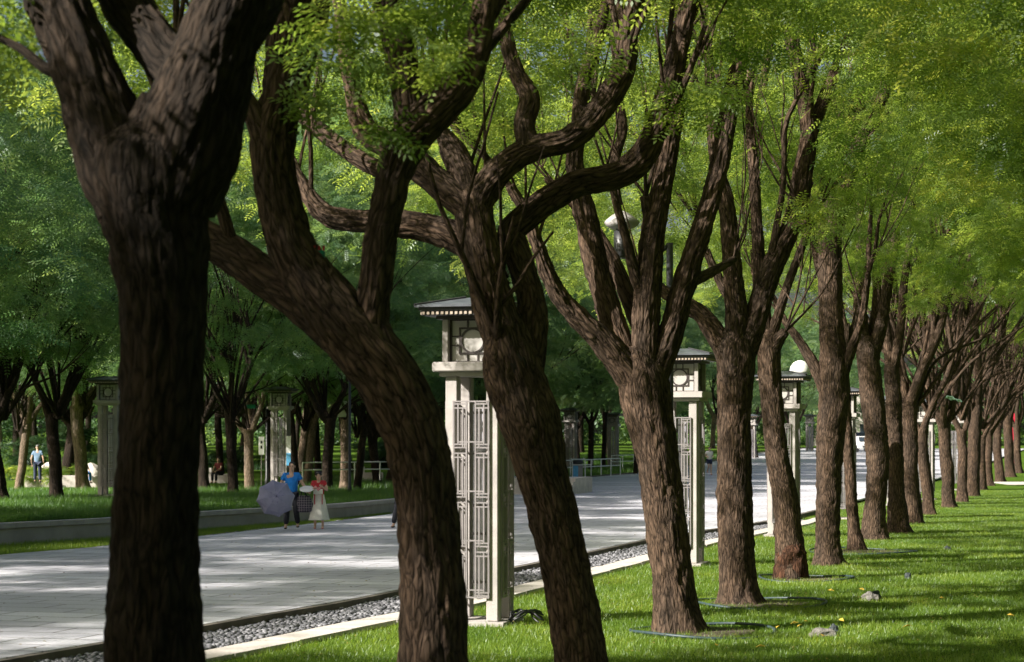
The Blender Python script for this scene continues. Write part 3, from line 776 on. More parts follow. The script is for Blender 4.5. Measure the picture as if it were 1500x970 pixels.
hero('row_tree', 57.7, 1316, [
 ([(1317,782,33),(1313,720,27),(1311,650,25),(1309,590,25),(1306,540,23)], 0, 0),
 ([(1307,560,18),(1300,500,14),(1296,430,12),(1305,340,10),(1300,250,8)], .3, 1),
 ([(1306,550,18),(1318,490,14),(1324,420,12),(1335,330,9),(1340,240,7)], -.3, 1),
 ], 'narrow straight trunk standing just right of the stout bulging tree', crown=0, crot=5.2, seg=22)

# ---------------------------------------------------------------- generic forked trees
def gen_wood(seed, fork=2.9, r=.21, nl=3, spread=.65, thin=True):
    rnd = random.Random(seed); W = Wood(); tips = []
    pts = [Vector((0, 0, -.3))]; rad = [r*1.3]; x = y = 0
    n = 6; lx, ly = rnd.uniform(-.12, .12), rnd.uniform(-.12, .12)
    for i in range(n+1):
        z = fork*i/n; x += lx*fork/n+rnd.uniform(-.03, .03); y += ly*fork/n+rnd.uniform(-.03, .03)
        pts.append(Vector((x, y, z))); rad.append(r*(1.12 if i == 0 else 1-.1*i/n+(.15 if i == n else 0)))
    W.tube(pts, rad, seg=24, step=.1, ridge=.012, lump=.08, seed=seed, flare=True)
    top = pts[-1]
    a0 = rnd.uniform(0, 6.28)
    for k in range(nl):
        a = a0+6.28*k/nl+rnd.uniform(-.4, .4); sp = spread*rnd.uniform(.6, 1.2)
        d = Vector((math.cos(a)*sp, math.sin(a)*sp, 1)).normalized()
        q = top-Vector((0, 0, .25)); lp = [q.copy()]; lr = [r*.68]; L = rnd.uniform(1.8, 2.8)
        for i in range(6):
            d = (d+Vector((rnd.uniform(-.22, .22), rnd.uniform(-.22, .22), .12))).normalized(); q = q+d*L/6
            lp.append(q.copy()); lr.append(r*(.64-.24*(i+1)/6))
        W.tube(lp, lr, seg=14, step=.15, ridge=.007, lump=.10, seed=seed+k)
        for j in range(3):
            a = rnd.uniform(0, 6.28)
            nd = (d+Vector((math.cos(a)*.4, math.sin(a)*.4, .35))).normalized()
            grow(W, lp[-1 if j < 2 else 4], nd, r*.36, rnd.uniform(1.8, 2.6), 2 if thin else 1, rnd, tips, up=.9)
    return W.mesh('trunk')
GW = [gen_wood(3, 3.0, .22, 3, .5), gen_wood(5, 2.6, .20, 4, .6), gen_wood(9, 3.3, .24, 3, .45), gen_wood(14, 2.4, .17, 2, .5)]
for me in GW: me.materials.append(M['bark'])
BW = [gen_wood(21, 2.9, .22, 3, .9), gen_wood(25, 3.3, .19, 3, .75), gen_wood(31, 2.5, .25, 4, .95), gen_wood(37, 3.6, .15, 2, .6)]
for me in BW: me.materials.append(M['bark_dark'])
BWP = [m.copy() for m in BW[:2]]
for me in BWP: me.materials.clear(); me.materials.append(M['bark_pale'])

def gtree(name, loc, wood, crown, label, group, sc=1.0, rz=0.0, csc=1.0, cz=0.0):
    t = empty(name, loc, rz, label, 'tree', group); t.scale = (sc, sc, sc)
    link('trunk', wood, None, t)
    c = link('crown', crown, None, t); c.rotation_euler = (0, 0, rz*1.7+1); c.scale = (csc, csc, 1); c.location = (0, 0, cz)
    if Vector(loc).y < 125 and crown.name in TW:
        c2 = link('twigs', TW[crown.name], None, t); c2.rotation_euler = c.rotation_euler
    return t
rr = random.Random(4)
far = [(1339,50.8,0,1.05,'row tree behind the narrow straight trunk, its right limb reaching over a far pylon'),
       (1364,45.2,3,1.0,'slim slanting row tree left of the sixth pylon\'s white posts'),
       (1393,40.9,1,1.05,'row tree with a green sheet caught in its fork'),
       (1409,37.8,3,.95,'slim dark trunk hard against the right of the tree holding the green sheet'),
       (1424,34.6,2,1.0,'broad sunlit trunk near the far end of the lawn row'),
       (1440,31.4,3,.9,'thin dark trunk behind the broad sunlit one in the far row'),
       (1450,29.2,1,.9,'second thin dark trunk beyond the broad sunlit one'),
       (1466,27.0,0,1.0,'pale trunk left of the crossing path at the row\'s far end'),
       (1480,24.6,2,1.0,'dark trunk left of the red banner beyond the crossing path'),
       (1494,22.6,1,1.0,'trunk right of the red banner beyond the crossing path')]
for i, (px, s, wv, sc, lab) in enumerate(far):
    gtree('row_tree', G(px, s), GW[wv], FARCROWNS[i % 3], lab, 'trees in the near row along the lawn', sc*rr.uniform(1.1, 1.25), rr.uniform(0, 6.28), cz=1.3)
for i in range(10):                               # the row goes on into the distance
    Y = 140+i*9.5; X = .297*Y-5.0+rr.uniform(-.6, .6)
    gtree('row_tree', (X, Y, tz(Y)), GW[i % 4], FARCROWNS[i % 3], 'distant row tree merging into the crowd of trunks at the far end', 'trees at the far end of the near row', 1.15, rr.uniform(0, 6.28), cz=1.2)
for i, (Y, dx) in enumerate(((13.5, 8.6), (21, 8.8), (29, 8.7), (38, 8.9), (48, 8.8), (58, 8.8), (70, 8.8), (84, 8.8))):
    X = .297*Y-5.05+dx
    gtree('lawn_tree', (X, Y, tz(Y)), GW[i % 4], (ROWCROWNS if i < 3 else FARCROWNS)[(i+1) % 3], 'tree whose leafy branches hang in along the right edge', 'trees right of the lawn', 1.0 if i < 3 else 1.15, 1.3*i, cz=0 if i < 3 else 1.0)
for i in range(12):
    Y = 95+i*11+rr.uniform(-3, 3); X = .25*Y+rr.uniform(3, 14)+i*.8
    gtree('lawn_tree', (X, Y, tz(Y)), GW[(i+1) % 4], FARCROWNS[i % 3], 'distant tree seen through the far end of the lawn row', 'far trees right of the lawn', 1.0, rr.uniform(0, 6.28))

# trees on the left bank
bank = [(6,45.5,2,1.0,'d','dark forked tree at the left edge of the photo on the grass bank'),
 (84,43.5,0,1.02,'d','dark forked tree on the bank right of the walking man'),
 (26,33,1,1.0,'p','pale trunk left of the walking man on the bank'),
 (300,37,0,1.0,'d','bank tree half hidden by the nearest black trunk'),
 (341,40,1,1.0,'d','dark tree on the bank left of the pylon behind the woman'),
 (367,35,2,.95,'p','pale-sided trunk between the bank tree and the pylon behind the woman'),
 (392,27,3,1.0,'d','thin trunk beyond the pylon behind the woman'),
 (447,31,1,1.0,'p','pale grooved trunk just right of the pylon behind the woman'),
 (478,37,0,1.0,'d','dark leaning tree on the bank behind the girl'),
 (504,33,3,1.2,'p','whitewashed trunk carrying a white metal box behind the black pole'),
 (522,34,1,.9,'d','dark trunk right of the black pole on the bank'),
 (556,31,2,.9,'d','dark bank tree glimpsed left of the crooked row tree'),
 (600,28,1,1.0,'d','bank tree behind the crooked row tree'),
 (700,27,0,1.0,'d','bank tree seen through the nearest pylon'),
 (866,23,1,1.0,'d','dark tree left of the small pylon beyond the steps'),
 (848,20,0,1.0,'d','dark trunk beside the pylon half hidden by the elbowed tree'),
 (884,21.5,3,1.1,'d','thin dark trunk touching the small pylon beyond the steps'),
 (930,24,3,.9,'d','short trunk by the pale railing beyond the steps'),
 (1064,18.6,1,1.0,'d','dark trunk behind the jogger'),
 (1108,17,0,1.0,'d','dark trunk beyond the jogger by the far kerb'),
 (1165,15,2,1.0,'d','far tree glimpsed beside the third pylon'),
 (1222,13.8,1,1.0,'d','far tree at the end of the promenade')]
for i, (px, s, wv, sc, kind, lab) in enumerate(bank):
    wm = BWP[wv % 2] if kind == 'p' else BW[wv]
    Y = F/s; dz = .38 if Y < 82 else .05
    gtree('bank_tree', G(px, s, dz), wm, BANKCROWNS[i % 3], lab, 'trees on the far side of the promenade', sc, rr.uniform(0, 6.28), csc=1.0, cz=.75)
k = 0
for Y0, dy in ((93, 5), (102, 5), (112, 6), (123, 6), (136, 8), (156, 10), (178, 10), (205, 10), (236, 10)):
    x = -.27*Y0-3
    while x < min(le(Y0)-7, .27*Y0):
        x += rr.uniform(6.5, 9.5); Y = Y0+rr.uniform(-dy/2, dy/2)
        if x > le(Y)-6: break
        gtree('wood_tree', (x, Y, tz(Y)+.05), BW[k % 4] if k % 5 else BWP[k % 2], BANKCROWNS[k % 3], 'background tree in the wood behind the promenade', 'background trees in the wood', rr.uniform(1.2, 1.65), rr.uniform(0, 6.28)); k += 1
for i, (X, Y) in enumerate(((-17.5, 45), (-19.5, 35), (-22, 22), (-17, 55), (-18, 64), (-27, 42), (-29, 29), (-20, 7), (-21, -1), (-29, 14))):   # bank row going on past the left edge
    gtree('bank_tree', (X, Y, tz(Y)+.38), BW[i % 4], BANKCROWNS[i % 3], 'bank tree just outside the left edge that shades the paving', 'bank trees past the left edge', 1.35 if Y < 15 else 1.2, i*1.4)
# the park goes on behind and beside the viewpoint: these trees shut out the low sky and dapple the light
beh = [(-3.2,6.2),(-4.7,1.2),(-6.4,-4),(-14,-9),(-6,-14),(3,-10),(11,-8),(19,-14),(-23,-6),(-31,-14),(-12,-22),(0,-24),(13,-24),(-24,-24),(26,-4),(-36,0),(-34,12),(17,4),(25,9),(21,17),(24,27),(27,38),(30,48),(33,60),(32,20),(36,34),(40,50)]
for i, (X, Y) in enumerate(beh):
    gtree('park_tree', (X+rr.uniform(-1, 1), Y+rr.uniform(-1, 1), tz(Y)), GW[i % 4], FARCROWNS[i % 3], 'park tree standing outside the photo behind or right of the viewpoint', 'park trees outside the photo', rr.uniform(1.0, 1.2), rr.uniform(0, 6.28))
# the wood that closes the view
rng = np.random.default_rng(5)
cc = np.array([(rng.uniform(-110, 130), rng.uniform(262, 285), rng.uniform(.5, 17)) for _ in range(1500)])
o = link('distant_wood', foliage('distant_wood', cc, rng.uniform(1.2, 2.6, len(cc)), 60, BIG, scale=5.5, rng=rng, tmean=.35), M['leaf_bank'])
tag(o, 'far-off mass of trees closing the end of the park', 'wood', kind='stuff')

# shrubs under the wood
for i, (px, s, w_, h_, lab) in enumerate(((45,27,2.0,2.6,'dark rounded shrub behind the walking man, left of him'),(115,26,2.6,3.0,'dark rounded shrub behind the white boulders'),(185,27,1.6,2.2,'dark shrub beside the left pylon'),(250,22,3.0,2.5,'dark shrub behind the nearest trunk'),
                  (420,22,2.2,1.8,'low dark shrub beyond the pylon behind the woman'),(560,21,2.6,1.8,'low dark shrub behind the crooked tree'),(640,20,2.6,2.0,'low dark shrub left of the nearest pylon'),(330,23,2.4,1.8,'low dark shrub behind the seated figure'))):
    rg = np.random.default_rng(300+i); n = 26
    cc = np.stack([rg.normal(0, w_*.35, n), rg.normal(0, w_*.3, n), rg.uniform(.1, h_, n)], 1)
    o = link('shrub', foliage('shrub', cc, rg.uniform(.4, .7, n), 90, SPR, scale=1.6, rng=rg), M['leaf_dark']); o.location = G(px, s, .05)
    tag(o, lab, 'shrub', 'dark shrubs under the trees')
for i, (px, s, lab) in enumerate(((38,30,'bright green low plant at the left end of the pale bench'),(60,31,'bright low plant behind the walking man'),(105,30,'bright flowering plant between the white boulders'))):
    rg = np.random.default_rng(400+i); n = 12
    cc = np.stack([rg.normal(0, .45, n), rg.normal(0, .3, n), rg.uniform(.25, .9, n)], 1)
    o = link('low_plant', foliage('low_plant', cc, rg.uniform(.25, .4, n), 60, SPR, scale=1.2, rng=rg), M['leaf']); o.location = G(px, s, .1)
    tag(o, lab, 'plant', 'low plants by the pale bench')

# ---------------------------------------------------------------- lantern pylons
def make_pylon():
    t = empty('lantern_pylon', (0, 0, 0))
    MB().box(-.44, .44, -.44, .44, -.3, .055, .01).build('base', M['conc'], t)
    Wd = .34; cw = .155
    for sx in (-1, 1):
        for sy in (-1, 1):
            x0, x1 = sorted((sx*Wd, sx*(Wd-cw))); y0, y1 = sorted((sy*Wd, sy*(Wd-cw)))
            MB().box(x0, x1, y0, y1, .055, 3.06, .012).build('column', M['conc'], t)
    MB().box(-.40, .40, -.40, .40, 3.06, 3.115, .006).build('ledge', M['conc'], t)
    MB().box(-.47, .47, -.47, .47, 3.117, 3.235, .012).build('lintel', M['conc'], t)
    for sx in (-1, 1):
        for sy in (-1, 1):
            x0, x1 = sorted((sx*.37, sx*.295)); y0, y1 = sorted((sy*.37, sy*.295))
            MB().box(x0, x1, y0, y1, 3.235, 3.76, .006).build('head_post', M['conc'], t)
    hb = MB().box(-.285, .285, -.285, .285, 3.236, 3.76).build('lamp_box', M['panel'], t)
    bars = MB(); w_ = .011
    for face in range(4):
        m = MB(); yf = -.30
        def bar(x0, x1, z0, z1): m.box(x0, x1, yf, yf+.018, z0, z1)
        zc = 3.498; q = .165
        bar(-.29, -.268, 3.236, 3.76); bar(.268, .29, 3.236, 3.76); bar(-.268, .268, 3.236, 3.25); bar(-.268, .268, 3.745, 3.76)
        bar(-q-w_, -q+w_, zc-q, zc+q); bar(q-w_, q+w_, zc-q, zc+q); bar(-q+w_, q-w_, zc+q-2*w_, zc+q); bar(-q+w_, q-w_, zc-q, zc-q+2*w_)
        for sx in (-1, 1):
            a, b_ = sorted((sx*.065-w_*.8, sx*.065+w_*.8))
            bar(a, b_, zc+q, 3.745); bar(a, b_, 3.25, zc-q)
            a, b_ = sorted((sx*(q+w_), sx*.268))
            bar(a, b_, zc+.055-w_*.8, zc+.055+w_*.8); bar(a, b_, zc-.055-w_*.8, zc-.055+w_*.8)
        ring = []; n = 36
        b0 = len(m.v)
        for k in range(n):
            a = 2*math.pi*k/n
            for (rad, yy) in ((.158, yf-.003), (.136, yf-.003), (.136, yf+.016), (.158, yf+.016)):
                m.v.append((math.cos(a)*rad, yy, zc+math.sin(a)*rad))
        for k in range(n):
            k2 = (k+1) % n
            for j in range(4):
                j2 = (j+1) % 4; m.f.append((b0+k*4+j, b0+k*4+j2, b0+k2*4+j2, b0+k2*4+j))
        rot = Matrix.Rotation(face*math.pi/2, 4, 'Z')
        m.v = [tuple(rot @ Vector(v)) for v in m.v]
        m.build('lattice', M['bronze'], hb)
    # eaves
    MB().box(-.43, .43, -.43, .43, 3.761, 3.80).build('soffit', M['bronze'], t)
    ev = MB(); ev.box(-.57, .57, -.57, .57, 3.801, 3.86); e = ev.build('eave', M['eave'], t)
    d = MB(); loop = []; flat = []                     # one continuous dentil moulding running round the eave
    for f in range(4):
        rot = Matrix.Rotation(f*math.pi/2, 4, 'Z')
        for k in range(19):
            x = -.54+1.08*k/18
            for (xx, yy, tooth) in ((x-.016, -.5715, 0), (x-.016, -.587, 1), (x+.016, -.587, 0), (x+.016, -.5715, 0)):
                v = rot @ Vector((xx, yy, 0)); loop.append(v)
            flat += [1, 1, 1, 0]
    n = len(loop)
    for v in loop: d.v += [(v.x, v.y, 3.812), (v.x, v.y, 3.846)]
    for i in range(n): j = (i+1) % n; d.f.append((2*i, 2*j, 2*j+1, 2*i+1))
    dm_ = d.mesh('dentil_moulding'); do = link('dentil_moulding', dm_, M['dentil'], t); dm_.materials.append(M['bronze'])
    for i, fl in enumerate(flat): dm_.polygons[i].material_index = 0 if fl else 1
    MB().box(-.60, .60, -.60, .60, 3.862, 3.90).build('fascia', M['eave'], t)
    rf = MB(); n = 4
    prof = [(.64, 3.901), (.64, 3.925), (.14, 4.035), (.10, 4.04)]
    for (r_, z) in prof:
        rf.v += [(-r_, -r_, z), (r_, -r_, z), (r_, r_, z), (-r_, r_, z)]
    for i in range(3):
        for k in range(4):
            k2 = (k+1) % 4; rf.f.append((i*4+k, i*4+k2, i*4+4+k2, i*4+4+k))
    rf.f += [(3, 2, 1, 0), (12, 13, 14, 15)]
    ro = rf.build('roof', M['rooftile'], t)
    rib = MB()
    for sx in (-1, 1):
        for sy in (-1, 1):
            rib.tube([(sx*.64, sy*.64, 3.93), (sx*.14, sy*.14, 4.043)], .016, 6)
    rib.build('roof_ridge', M['eave'], ro)
    # grilles on four sides
    for f in range(4):
        m = MB(); yf = -.375; z0, z1 = .34, 2.76; hw = .225; b_ = .009
        def vb(x, a, c): m.box(x-b_, x+b_, yf, yf+.02, a, c)
        def hb2(z, a, c): m.box(a, c, yf+.002, yf+.018, z-b_, z+b_)
        vb(-hw, z0, z1); vb(hw, z0, z1); hb2(z0+b_, -hw, hw); hb2(z1-b_, -hw, hw)
        L = (z1-z0)/4
        for k in range(4):
            a, c = z0+k*L, z0+(k+1)*L
            vb(-.165, a+.07, c-.04); vb(.165, a+.07, c-.04)
            vb(-.105, a+.03, c-.09); vb(.105, a+.03, c-.09); vb(-.058, a, c); vb(.058, a, c)
            for z in (a+.03, a+.07, c-.04, c-.09):
                hb2(z, -hw, -.058); hb2(z, .058, hw)
            hb2(a+.10, -.165, .165)
        rot = Matrix.Rotation(f*math.pi/2, 4, 'Z'); m.v = [tuple(rot @ Vector(v)) for v in m.v]
        m.build('grille', M['steel'], t)
    MB().lathe([(.02, .30), (.085, .32), (.085, 2.72), (.02, 2.75)], 20).build('light_tube', M['tube'], t, True)
    clips = MB()
    for z in (.5, 1.1, 1.45, 2.1, 2.6): clips.lathe([(.087, z), (.093, z+.004), (.093, z+.026), (.087, z+.03)], 20)
    clips.build('tube_clips', M['steel'], t)
    return t
pyl = make_pylon()
right_py = [(703, 117.9, 'nearest and largest lantern pylon, partly behind the elbowed tree'),
            (1000, 78.4, 'second lantern pylon, right of the fan-limbed tree'),
            (1148, 59.8, 'third lantern pylon with a white dome light above its roof'),
            (1235, 48.0, 'fourth lantern pylon, between upright tree and stout tree'),
            (1293, 39.8, 'fifth lantern pylon, nearly hidden behind the stout tree'),
            (1355, 36.5, 'sixth lantern pylon, white posts left of the tree with the green sheet'),
            (1398, 31.5, 'seventh lantern pylon, a sliver between far row trunks')]
left_py = [(162, 43.4, .17, 'left-bank lantern pylon beside the nearest black trunk'),
           (411, 35.3, .16, 'left-bank lantern pylon directly behind the woman'),
           (836, 22.6, -.2, 'small lantern pylon peeping out right of the elbowed tree'),
           (898, 21.0, -.42, 'small blue-shaded lantern pylon on the grass beyond the steps'),
           (1101, 17.2, -.3, 'tiny lantern pylon beyond the jogger'),
           (1186, 14.2, 0, 'tiny lantern pylon at the end of the promenade')]
for i, (px, s, lab) in enumerate(right_py):
    t = pyl if i == 0 else copy_tree(pyl)
    t.location = G(px, s, .0); t.rotation_euler = (0, 0, -ROW); tag(t, lab, 'lantern pylon', 'lantern pylons along the lawn')
for (px, s, z, lab) in left_py:
    t = copy_tree(pyl); q = G(px, s); q.z = z; t.location = q; t.rotation_euler = (0, 0, -ROW*(.4 if s > 30 else 1)); tag(t, lab, 'lantern pylon', 'lantern pylons across the promenade')

def hang(name, label, cat, loc, rz=0): return empty(name, loc, rz, label, cat)
# dome light on the third pylon
q = G(1148, 59.8); t = hang('dome_light', 'white dome light standing on the roof of the third pylon', 'dome light', (q.x+.42, q.y+.1, q.z+3.98))
MB().lathe([(.02, 0), (.26, .0), (.27, .06), (.24, .18), (.16, .28), (.05, .33), (.01, .335)], 24).build('dome', M['white'], t, True)
MB().lathe([(.06, -.08), (.06, 0)], 12).build('neck', M['steel'], t)
# cables beside the nearest pylon
q = G(703, 117.9); mb = MB()
for k in range(7):
    a = rr.uniform(-.5, .5); pts = [(q.x+.34+a*.1, q.y-.05+a*.2, q.z+.03)]
    for i in range(1, 9):
        pts.append((q.x+.34+.055*i+rr.uniform(-.02, .02), q.y-.1+a*.6*math.sin(i*.6)+rr.uniform(-.04, .04), q.z+.05+.13*math.sin(i*.38+a)*rr.uniform(.7, 1)))
    mb.tube(pts, .012, 6)
tag(mb.build('cable_bundle', M['black'], None, True), 'tangled dark cables on the grass at the nearest pylon\'s foot', 'cable')

# tree rings and soil
for i, (px, py, s, rx, lab) in enumerate(((1030, 937, 124, .85, 'blue-grey hose ring round the fan-limbed tree\'s foot'), (1110, 887, 105, .92, 'blue-grey hose ring round the straight dark tree\'s foot'),
                        (1178, 851, 88, .78, 'blue-grey hose ring beside the rotten-footed tree'), (1262, 806, 70, 1.1, 'faint hose ring round the thinnest slanting trunk'))):
    Y = F/s; c = Vector(((px-CX)/s, Y, tz(Y)+.036)); t = empty('hose_ring', c, 0, lab, 'hose ring', 'hose rings round the row trees')
    m = MB(); m.tube([(math.cos(a)*rx*(1+.05*math.sin(3*a+i)), math.sin(a)*rx*(1+.05*math.sin(3*a+i)), -.012+.022*math.sin(2*a+i)) for a in np.linspace(0, 6.283, 40)], .018, 8)
    m.build('hose', M['hose'], t, True)
    m = MB(); n = 40
    m.v = [(0, 0, -.002)]+[(math.cos(a)*rx*.72*(1+.08*math.sin(3*a+i)+.05*math.sin(11*a)), math.sin(a)*rx*.72*(1+.08*math.sin(3*a+i)+.05*math.sin(11*a)), -.02) for a in np.linspace(0, 6.283, n, endpoint=False)]
    m.f = [(0, k+1, (k+1) % n+1) for k in range(n)]
    m.build('soil', M['soil'], t)
# rocks on the lawn
def rock(px, py, sx, sy, sz, mat, lab, seed):
    s = (py-HZ)/2.42; 
    for _ in range(6): s = (py-HZ)/(H-tz(F/s))
    bm = bmesh.new(); bmesh.ops.create_icosphere(bm, subdivisions=3, radius=1)
    for v in bm.verts:
        f = 1+.35*noise.noise(v.co*1.4+Vector((seed, 0, 0)))+.12*noise.noise(v.co*4+Vector((seed, 0, 0)))
        v.co = Vector((v.co.x*f*sx, v.co.y*f*sy, v.co.z*f*sz))
    me = bpy.data.meshes.new('rock'); bm.to_mesh(me); bm.free()
    o = link('rock', me, M[mat], None, False); o.location = ((px-CX)/s, F/s, tz(F/s)+.03); tag(o, lab, 'rock', 'rocks lying on the lawn')
rock(1274, 880, .13, .10, .09, 'rock', 'grey pointed rock in the middle of the lawn', 1)
rock(1283, 878, .07, .06, .10, 'darkrock', 'dark wedge-shaped rock against the grey pointed one', 5)
rock(1205, 932, .16, .10, .07, 'rock', 'flat pale rock on the lawn right of the hose ring', 9)
rock(1222, 928, .06, .06, .08, 'darkrock', 'small black rock at the end of the flat pale one', 13)
rock(1330, 848, .06, .05, .08, 'darkrock', 'small black lump standing alone on the lawn', 17)
rock(1388, 806, .07, .05, .06, 'darkrock', 'tiny dark lump far out on the lawn', 21)
yl = [(1217,870),(1180,922),(1165,925),(1172,929),(1232,920),(1480,912),(1205,945),(1115,962),(1140,931),(1262,868),(1380,883),(1050,960),(1330,930)]
for i, (px, py) in enumerate(yl):
    s = (py-HZ)/2.42
    m = MB(); m.v = [(-.035, 0, 0), (0, -.022, .012), (.045, 0, .004), (0, .022, .015)]; m.f = [(0, 1, 2, 3)]
    m.v += [(x, y_, z-.002) for x, y_, z in m.v[:4]]; m.f += [(7, 6, 5, 4), (0, 4, 5, 1), (1, 5, 6, 2), (2, 6, 7, 3), (3, 7, 4, 0)]
    o = m.build('fallen_leaf', M['yleaf']); o.location = ((px-CX)/s, F/s, tz(F/s)+.075); o.rotation_euler = (.3, .2, i*1.3); o.scale = (1.3, 1.3, 1.3)
    tag(o, 'small yellow leaf lying on the lawn grass', 'leaf', 'fallen yellow leaves on the lawn')

# ---------------------------------------------------------------- street furniture across the promenade
def pole(px, s, h, r, lab, z=.35):
    t = empty('pole', G(px, s, z), 0, lab, 'pole', 'dark poles on the bank')
    MB().lathe([(r*1.4, 0), (r*1.4, .35), (r, .4), (r*.9, h)], 14).build('shaft', M['black'], t, True)
    MB().lathe([(r*1.9, -.02), (r*1.9, .03)], 14).build('base', M['black'], t)
    MB().lathe([(.02, h), (.05, h+.03), (.14, h+.10), (.13, h+.30), (.04, h+.36)], 14).build('lamp_head', M['black'], t, True)
pole(512, 40, 5.2, .055, 'black lamp pole on the bank right of the girl')
pole(391, 34.4, 4.6, .06, 'black pole hard against the left of the pylon behind the woman')
# white box on the pale trunk
q = G(501, 33.6); t = empty('meter_box', (q.x, q.y-.28, 2.4+(630-611)/33.6), 0, 'white metal box fixed to the whitewashed trunk', 'box')
MB().box(-.22, .20, -.12, .12, 0, .62, .015).build('case', M['white'], t)
MB().box(-.26, .24, -.16, .14, .621, .68, .01).build('lid', M['white'], t)
MB().box(.10, .115, -.135, -.121, .25, .38).build('handle', M['steel'], t)
# small white sign
t = empty('notice_sign', G(383, 33, .35), 0, 'small white notice on a thin post left of the pylon', 'sign')
MB().tube([(0, 0, 0), (0, 0, 1.9)], .022, 8).build('post', M['steel'], t)
sg = MB().box(-.12, .12, -.03, -.02, 1.35, 2.15, .0).build('plate', M['white'], t)
mk = MB(); mk.box(-.04, .04, -.036, -.031, 1.85, 1.97); mk.box(-.04, .04, -.036, -.031, 1.62, 1.76); mk.build('marking', M['black'], sg)
# blue poster on the pylon behind the woman
q = G(411, 35.3); t = empty('poster', (q.x+.36, q.y-.50, 0), 0, 'pale poster with a blue lower half on the pylon behind the woman', 'poster')
MB().box(-.07, .12, -.01, .0, 1.25, 2.15).build('sheet', M['white'], t)
MB().box(-.065, .115, -.016, -.011, .93, 1.45).build('blue_panel', M['skyblue'], t)
# pale bench wall and boulders behind the man
q = G(118, 31, .25)
t = empty('stone_bench', (q.x, q.y, q.z), 0, 'long low pale stone bench across the view behind the man', 'bench')
for i in range(4): MB().box(-2.6+i*1.3+.01, -2.6+(i+1)*1.3-.01, -.25, .25, -.3, .40, .02).build('block', M['edging'], t)
def boulder(px, s, sx, sz, lab, seed):
    bm = bmesh.new(); bmesh.ops.create_icosphere(bm, subdivisions=3, radius=1)
    for v in bm.verts:
        f = 1+.3*noise.noise(v.co*1.2+Vector((seed, 3, 0))); v.co = Vector((v.co.x*f*sx, v.co.y*f*sx*.6, v.co.z*f*sz))
    me = bpy.data.meshes.new('boulder'); bm.to_mesh(me); bm.free(); o = link('boulder', me, M['edging']); o.location = G(px, s, .6); tag(o, lab, 'boulder', 'pale boulders behind the stone bench')
boulder(70, 30, .38, .62, 'pale upright boulder right of the walking man', 2)
boulder(135, 30, .42, .55, 'pale boulder leaning beside the left pylon', 6)
boulder(47, 30, .20, .35, 'small pale boulder left of the walking man', 8)

# benches far behind at left of pylon two
for (px, s, lab) in ((322, 30, 'pale bench block below the seated figure in red'), (545, 29, 'pale low block behind the crooked tree')):
    q = G(px, s, .2); t = empty('block_seat', q, 0, lab, 'seat')
    MB().box(-.55, .55, -.2, .2, 0, .45, .02).build('seat', M['edging'], t)
    MB().box(-.5, -.38, -.18, .18, .452, .75, .01).build('upright', M['edging'], t)

# steps and rails
sx0, sy0 = .7, 84.5
t = empty('stone_steps', (sx0, sy0, tz(sy0)), -ROW, 'pale stone steps rising from the promenade behind the nearest pylon', 'steps')
for i in range(5):
    MB().box(-2.6, 1.6, .36*i, .36*(i+1)+(2.5 if i == 4 else 0), -.1, .085+.14*(i+1), .01).build('step', M['edging'], t)
def railing(p0, p1, n, h, lab):
    p0, p1 = Vector(p0), Vector(p1); t = empty('railing', p0, 0, lab, 'railing', 'pale railings by the steps'); d = p1-p0
    for i in range(n+1):
        q = d*i/n; MB().tube([q, q+Vector((0, 0, h))], .028, 8).build('post', M['white'], t)
    for z in (h, h*.6):
        MB().tube([Vector((0, 0, z)), d+Vector((0, 0, z))], .024, 8).build('rail', M['white'], t)
railing((-2.2, 86, .25), (1.6, 87.5, .25), 5, .95, 'pale railing at the top of the steps')
railing((2.6, 112, -.28), (6.4, 121, -.28), 6, 1.0, 'pale railing left of the small blue-shaded pylon')
railing((6.4, 132, -.25), (10.5, 140, -.25), 5, 1.0, 'pale railing right of the small blue-shaded pylon')
railing((-2.6, 92, .2), (-9, 88, .2), 6, .8, 'pale railing half hidden behind the crooked tree')
# litter bin with frame
t = empty('litter_bin', G(846, 26.8, .0), .2, 'white-framed litter bin with a blue panel on the far kerb', 'bin')
MB().box(-.25, .25, -.2, .2, .15, .95, .02).build('body', M['steel'], t)
MB().box(-.30, -.02, -.225, -.201, .25, .85).build('blue_panel', M['skyblue'], t)
fr = MB()
for sx in (-.36, .36): fr.tube([(sx, -.28, 0), (sx, -.28, 1.2), (sx, .1, 1.25)], .028, 8)
fr.tube([(-.36, -.28, 1.2), (.36, -.28, 1.2)], .028, 8); fr.tube([(-.36, -.28, .9), (.75, -.28, .9), (.75, -.28, 1.15)], .024, 8)
fr.build('frame', M['white'], t)
MB().lathe([(.34, .96), (.38, 1.02), (.26, 1.15), (.05, 1.2)], 16).build('lid', M['black'], t, True)

# flood lamp among the branches, behind
Y = 30.0; s = F/Y; q = P(911, 336, s)
t = empty('street_lamp', (q.x, q.y, tz(Y)), 0, 'grey domed street lamp glimpsed among the branches of the fan-limbed tree', 'street lamp')
h = q.z-tz(Y)
px_ = .70
m = MB(); m.lathe([(.09, 0), (.09, .5), (.06, .55), (.05, h-.2)], 14, (px_, 0, 0)); m.tube([(px_, 0, h-.22), (px_*.8, 0, h-.33), (px_*.4, 0, h-.42), (0, 0, h-.40)], .035, 10); m.build('post', M['black'], t, True)
MB().lathe([(.10, h-.42), (.12, h-.38), (.12, h-.02)], 16).build('socket', M['black'], t, True)
MB().lathe([(.14, h), (.23, h+.05), (.26, h+.10), (.23, h+.14), (.14, h+.21), (.05, h+.26), (.02, h+.27)], 24).build('shade', M['wall'], t, True)
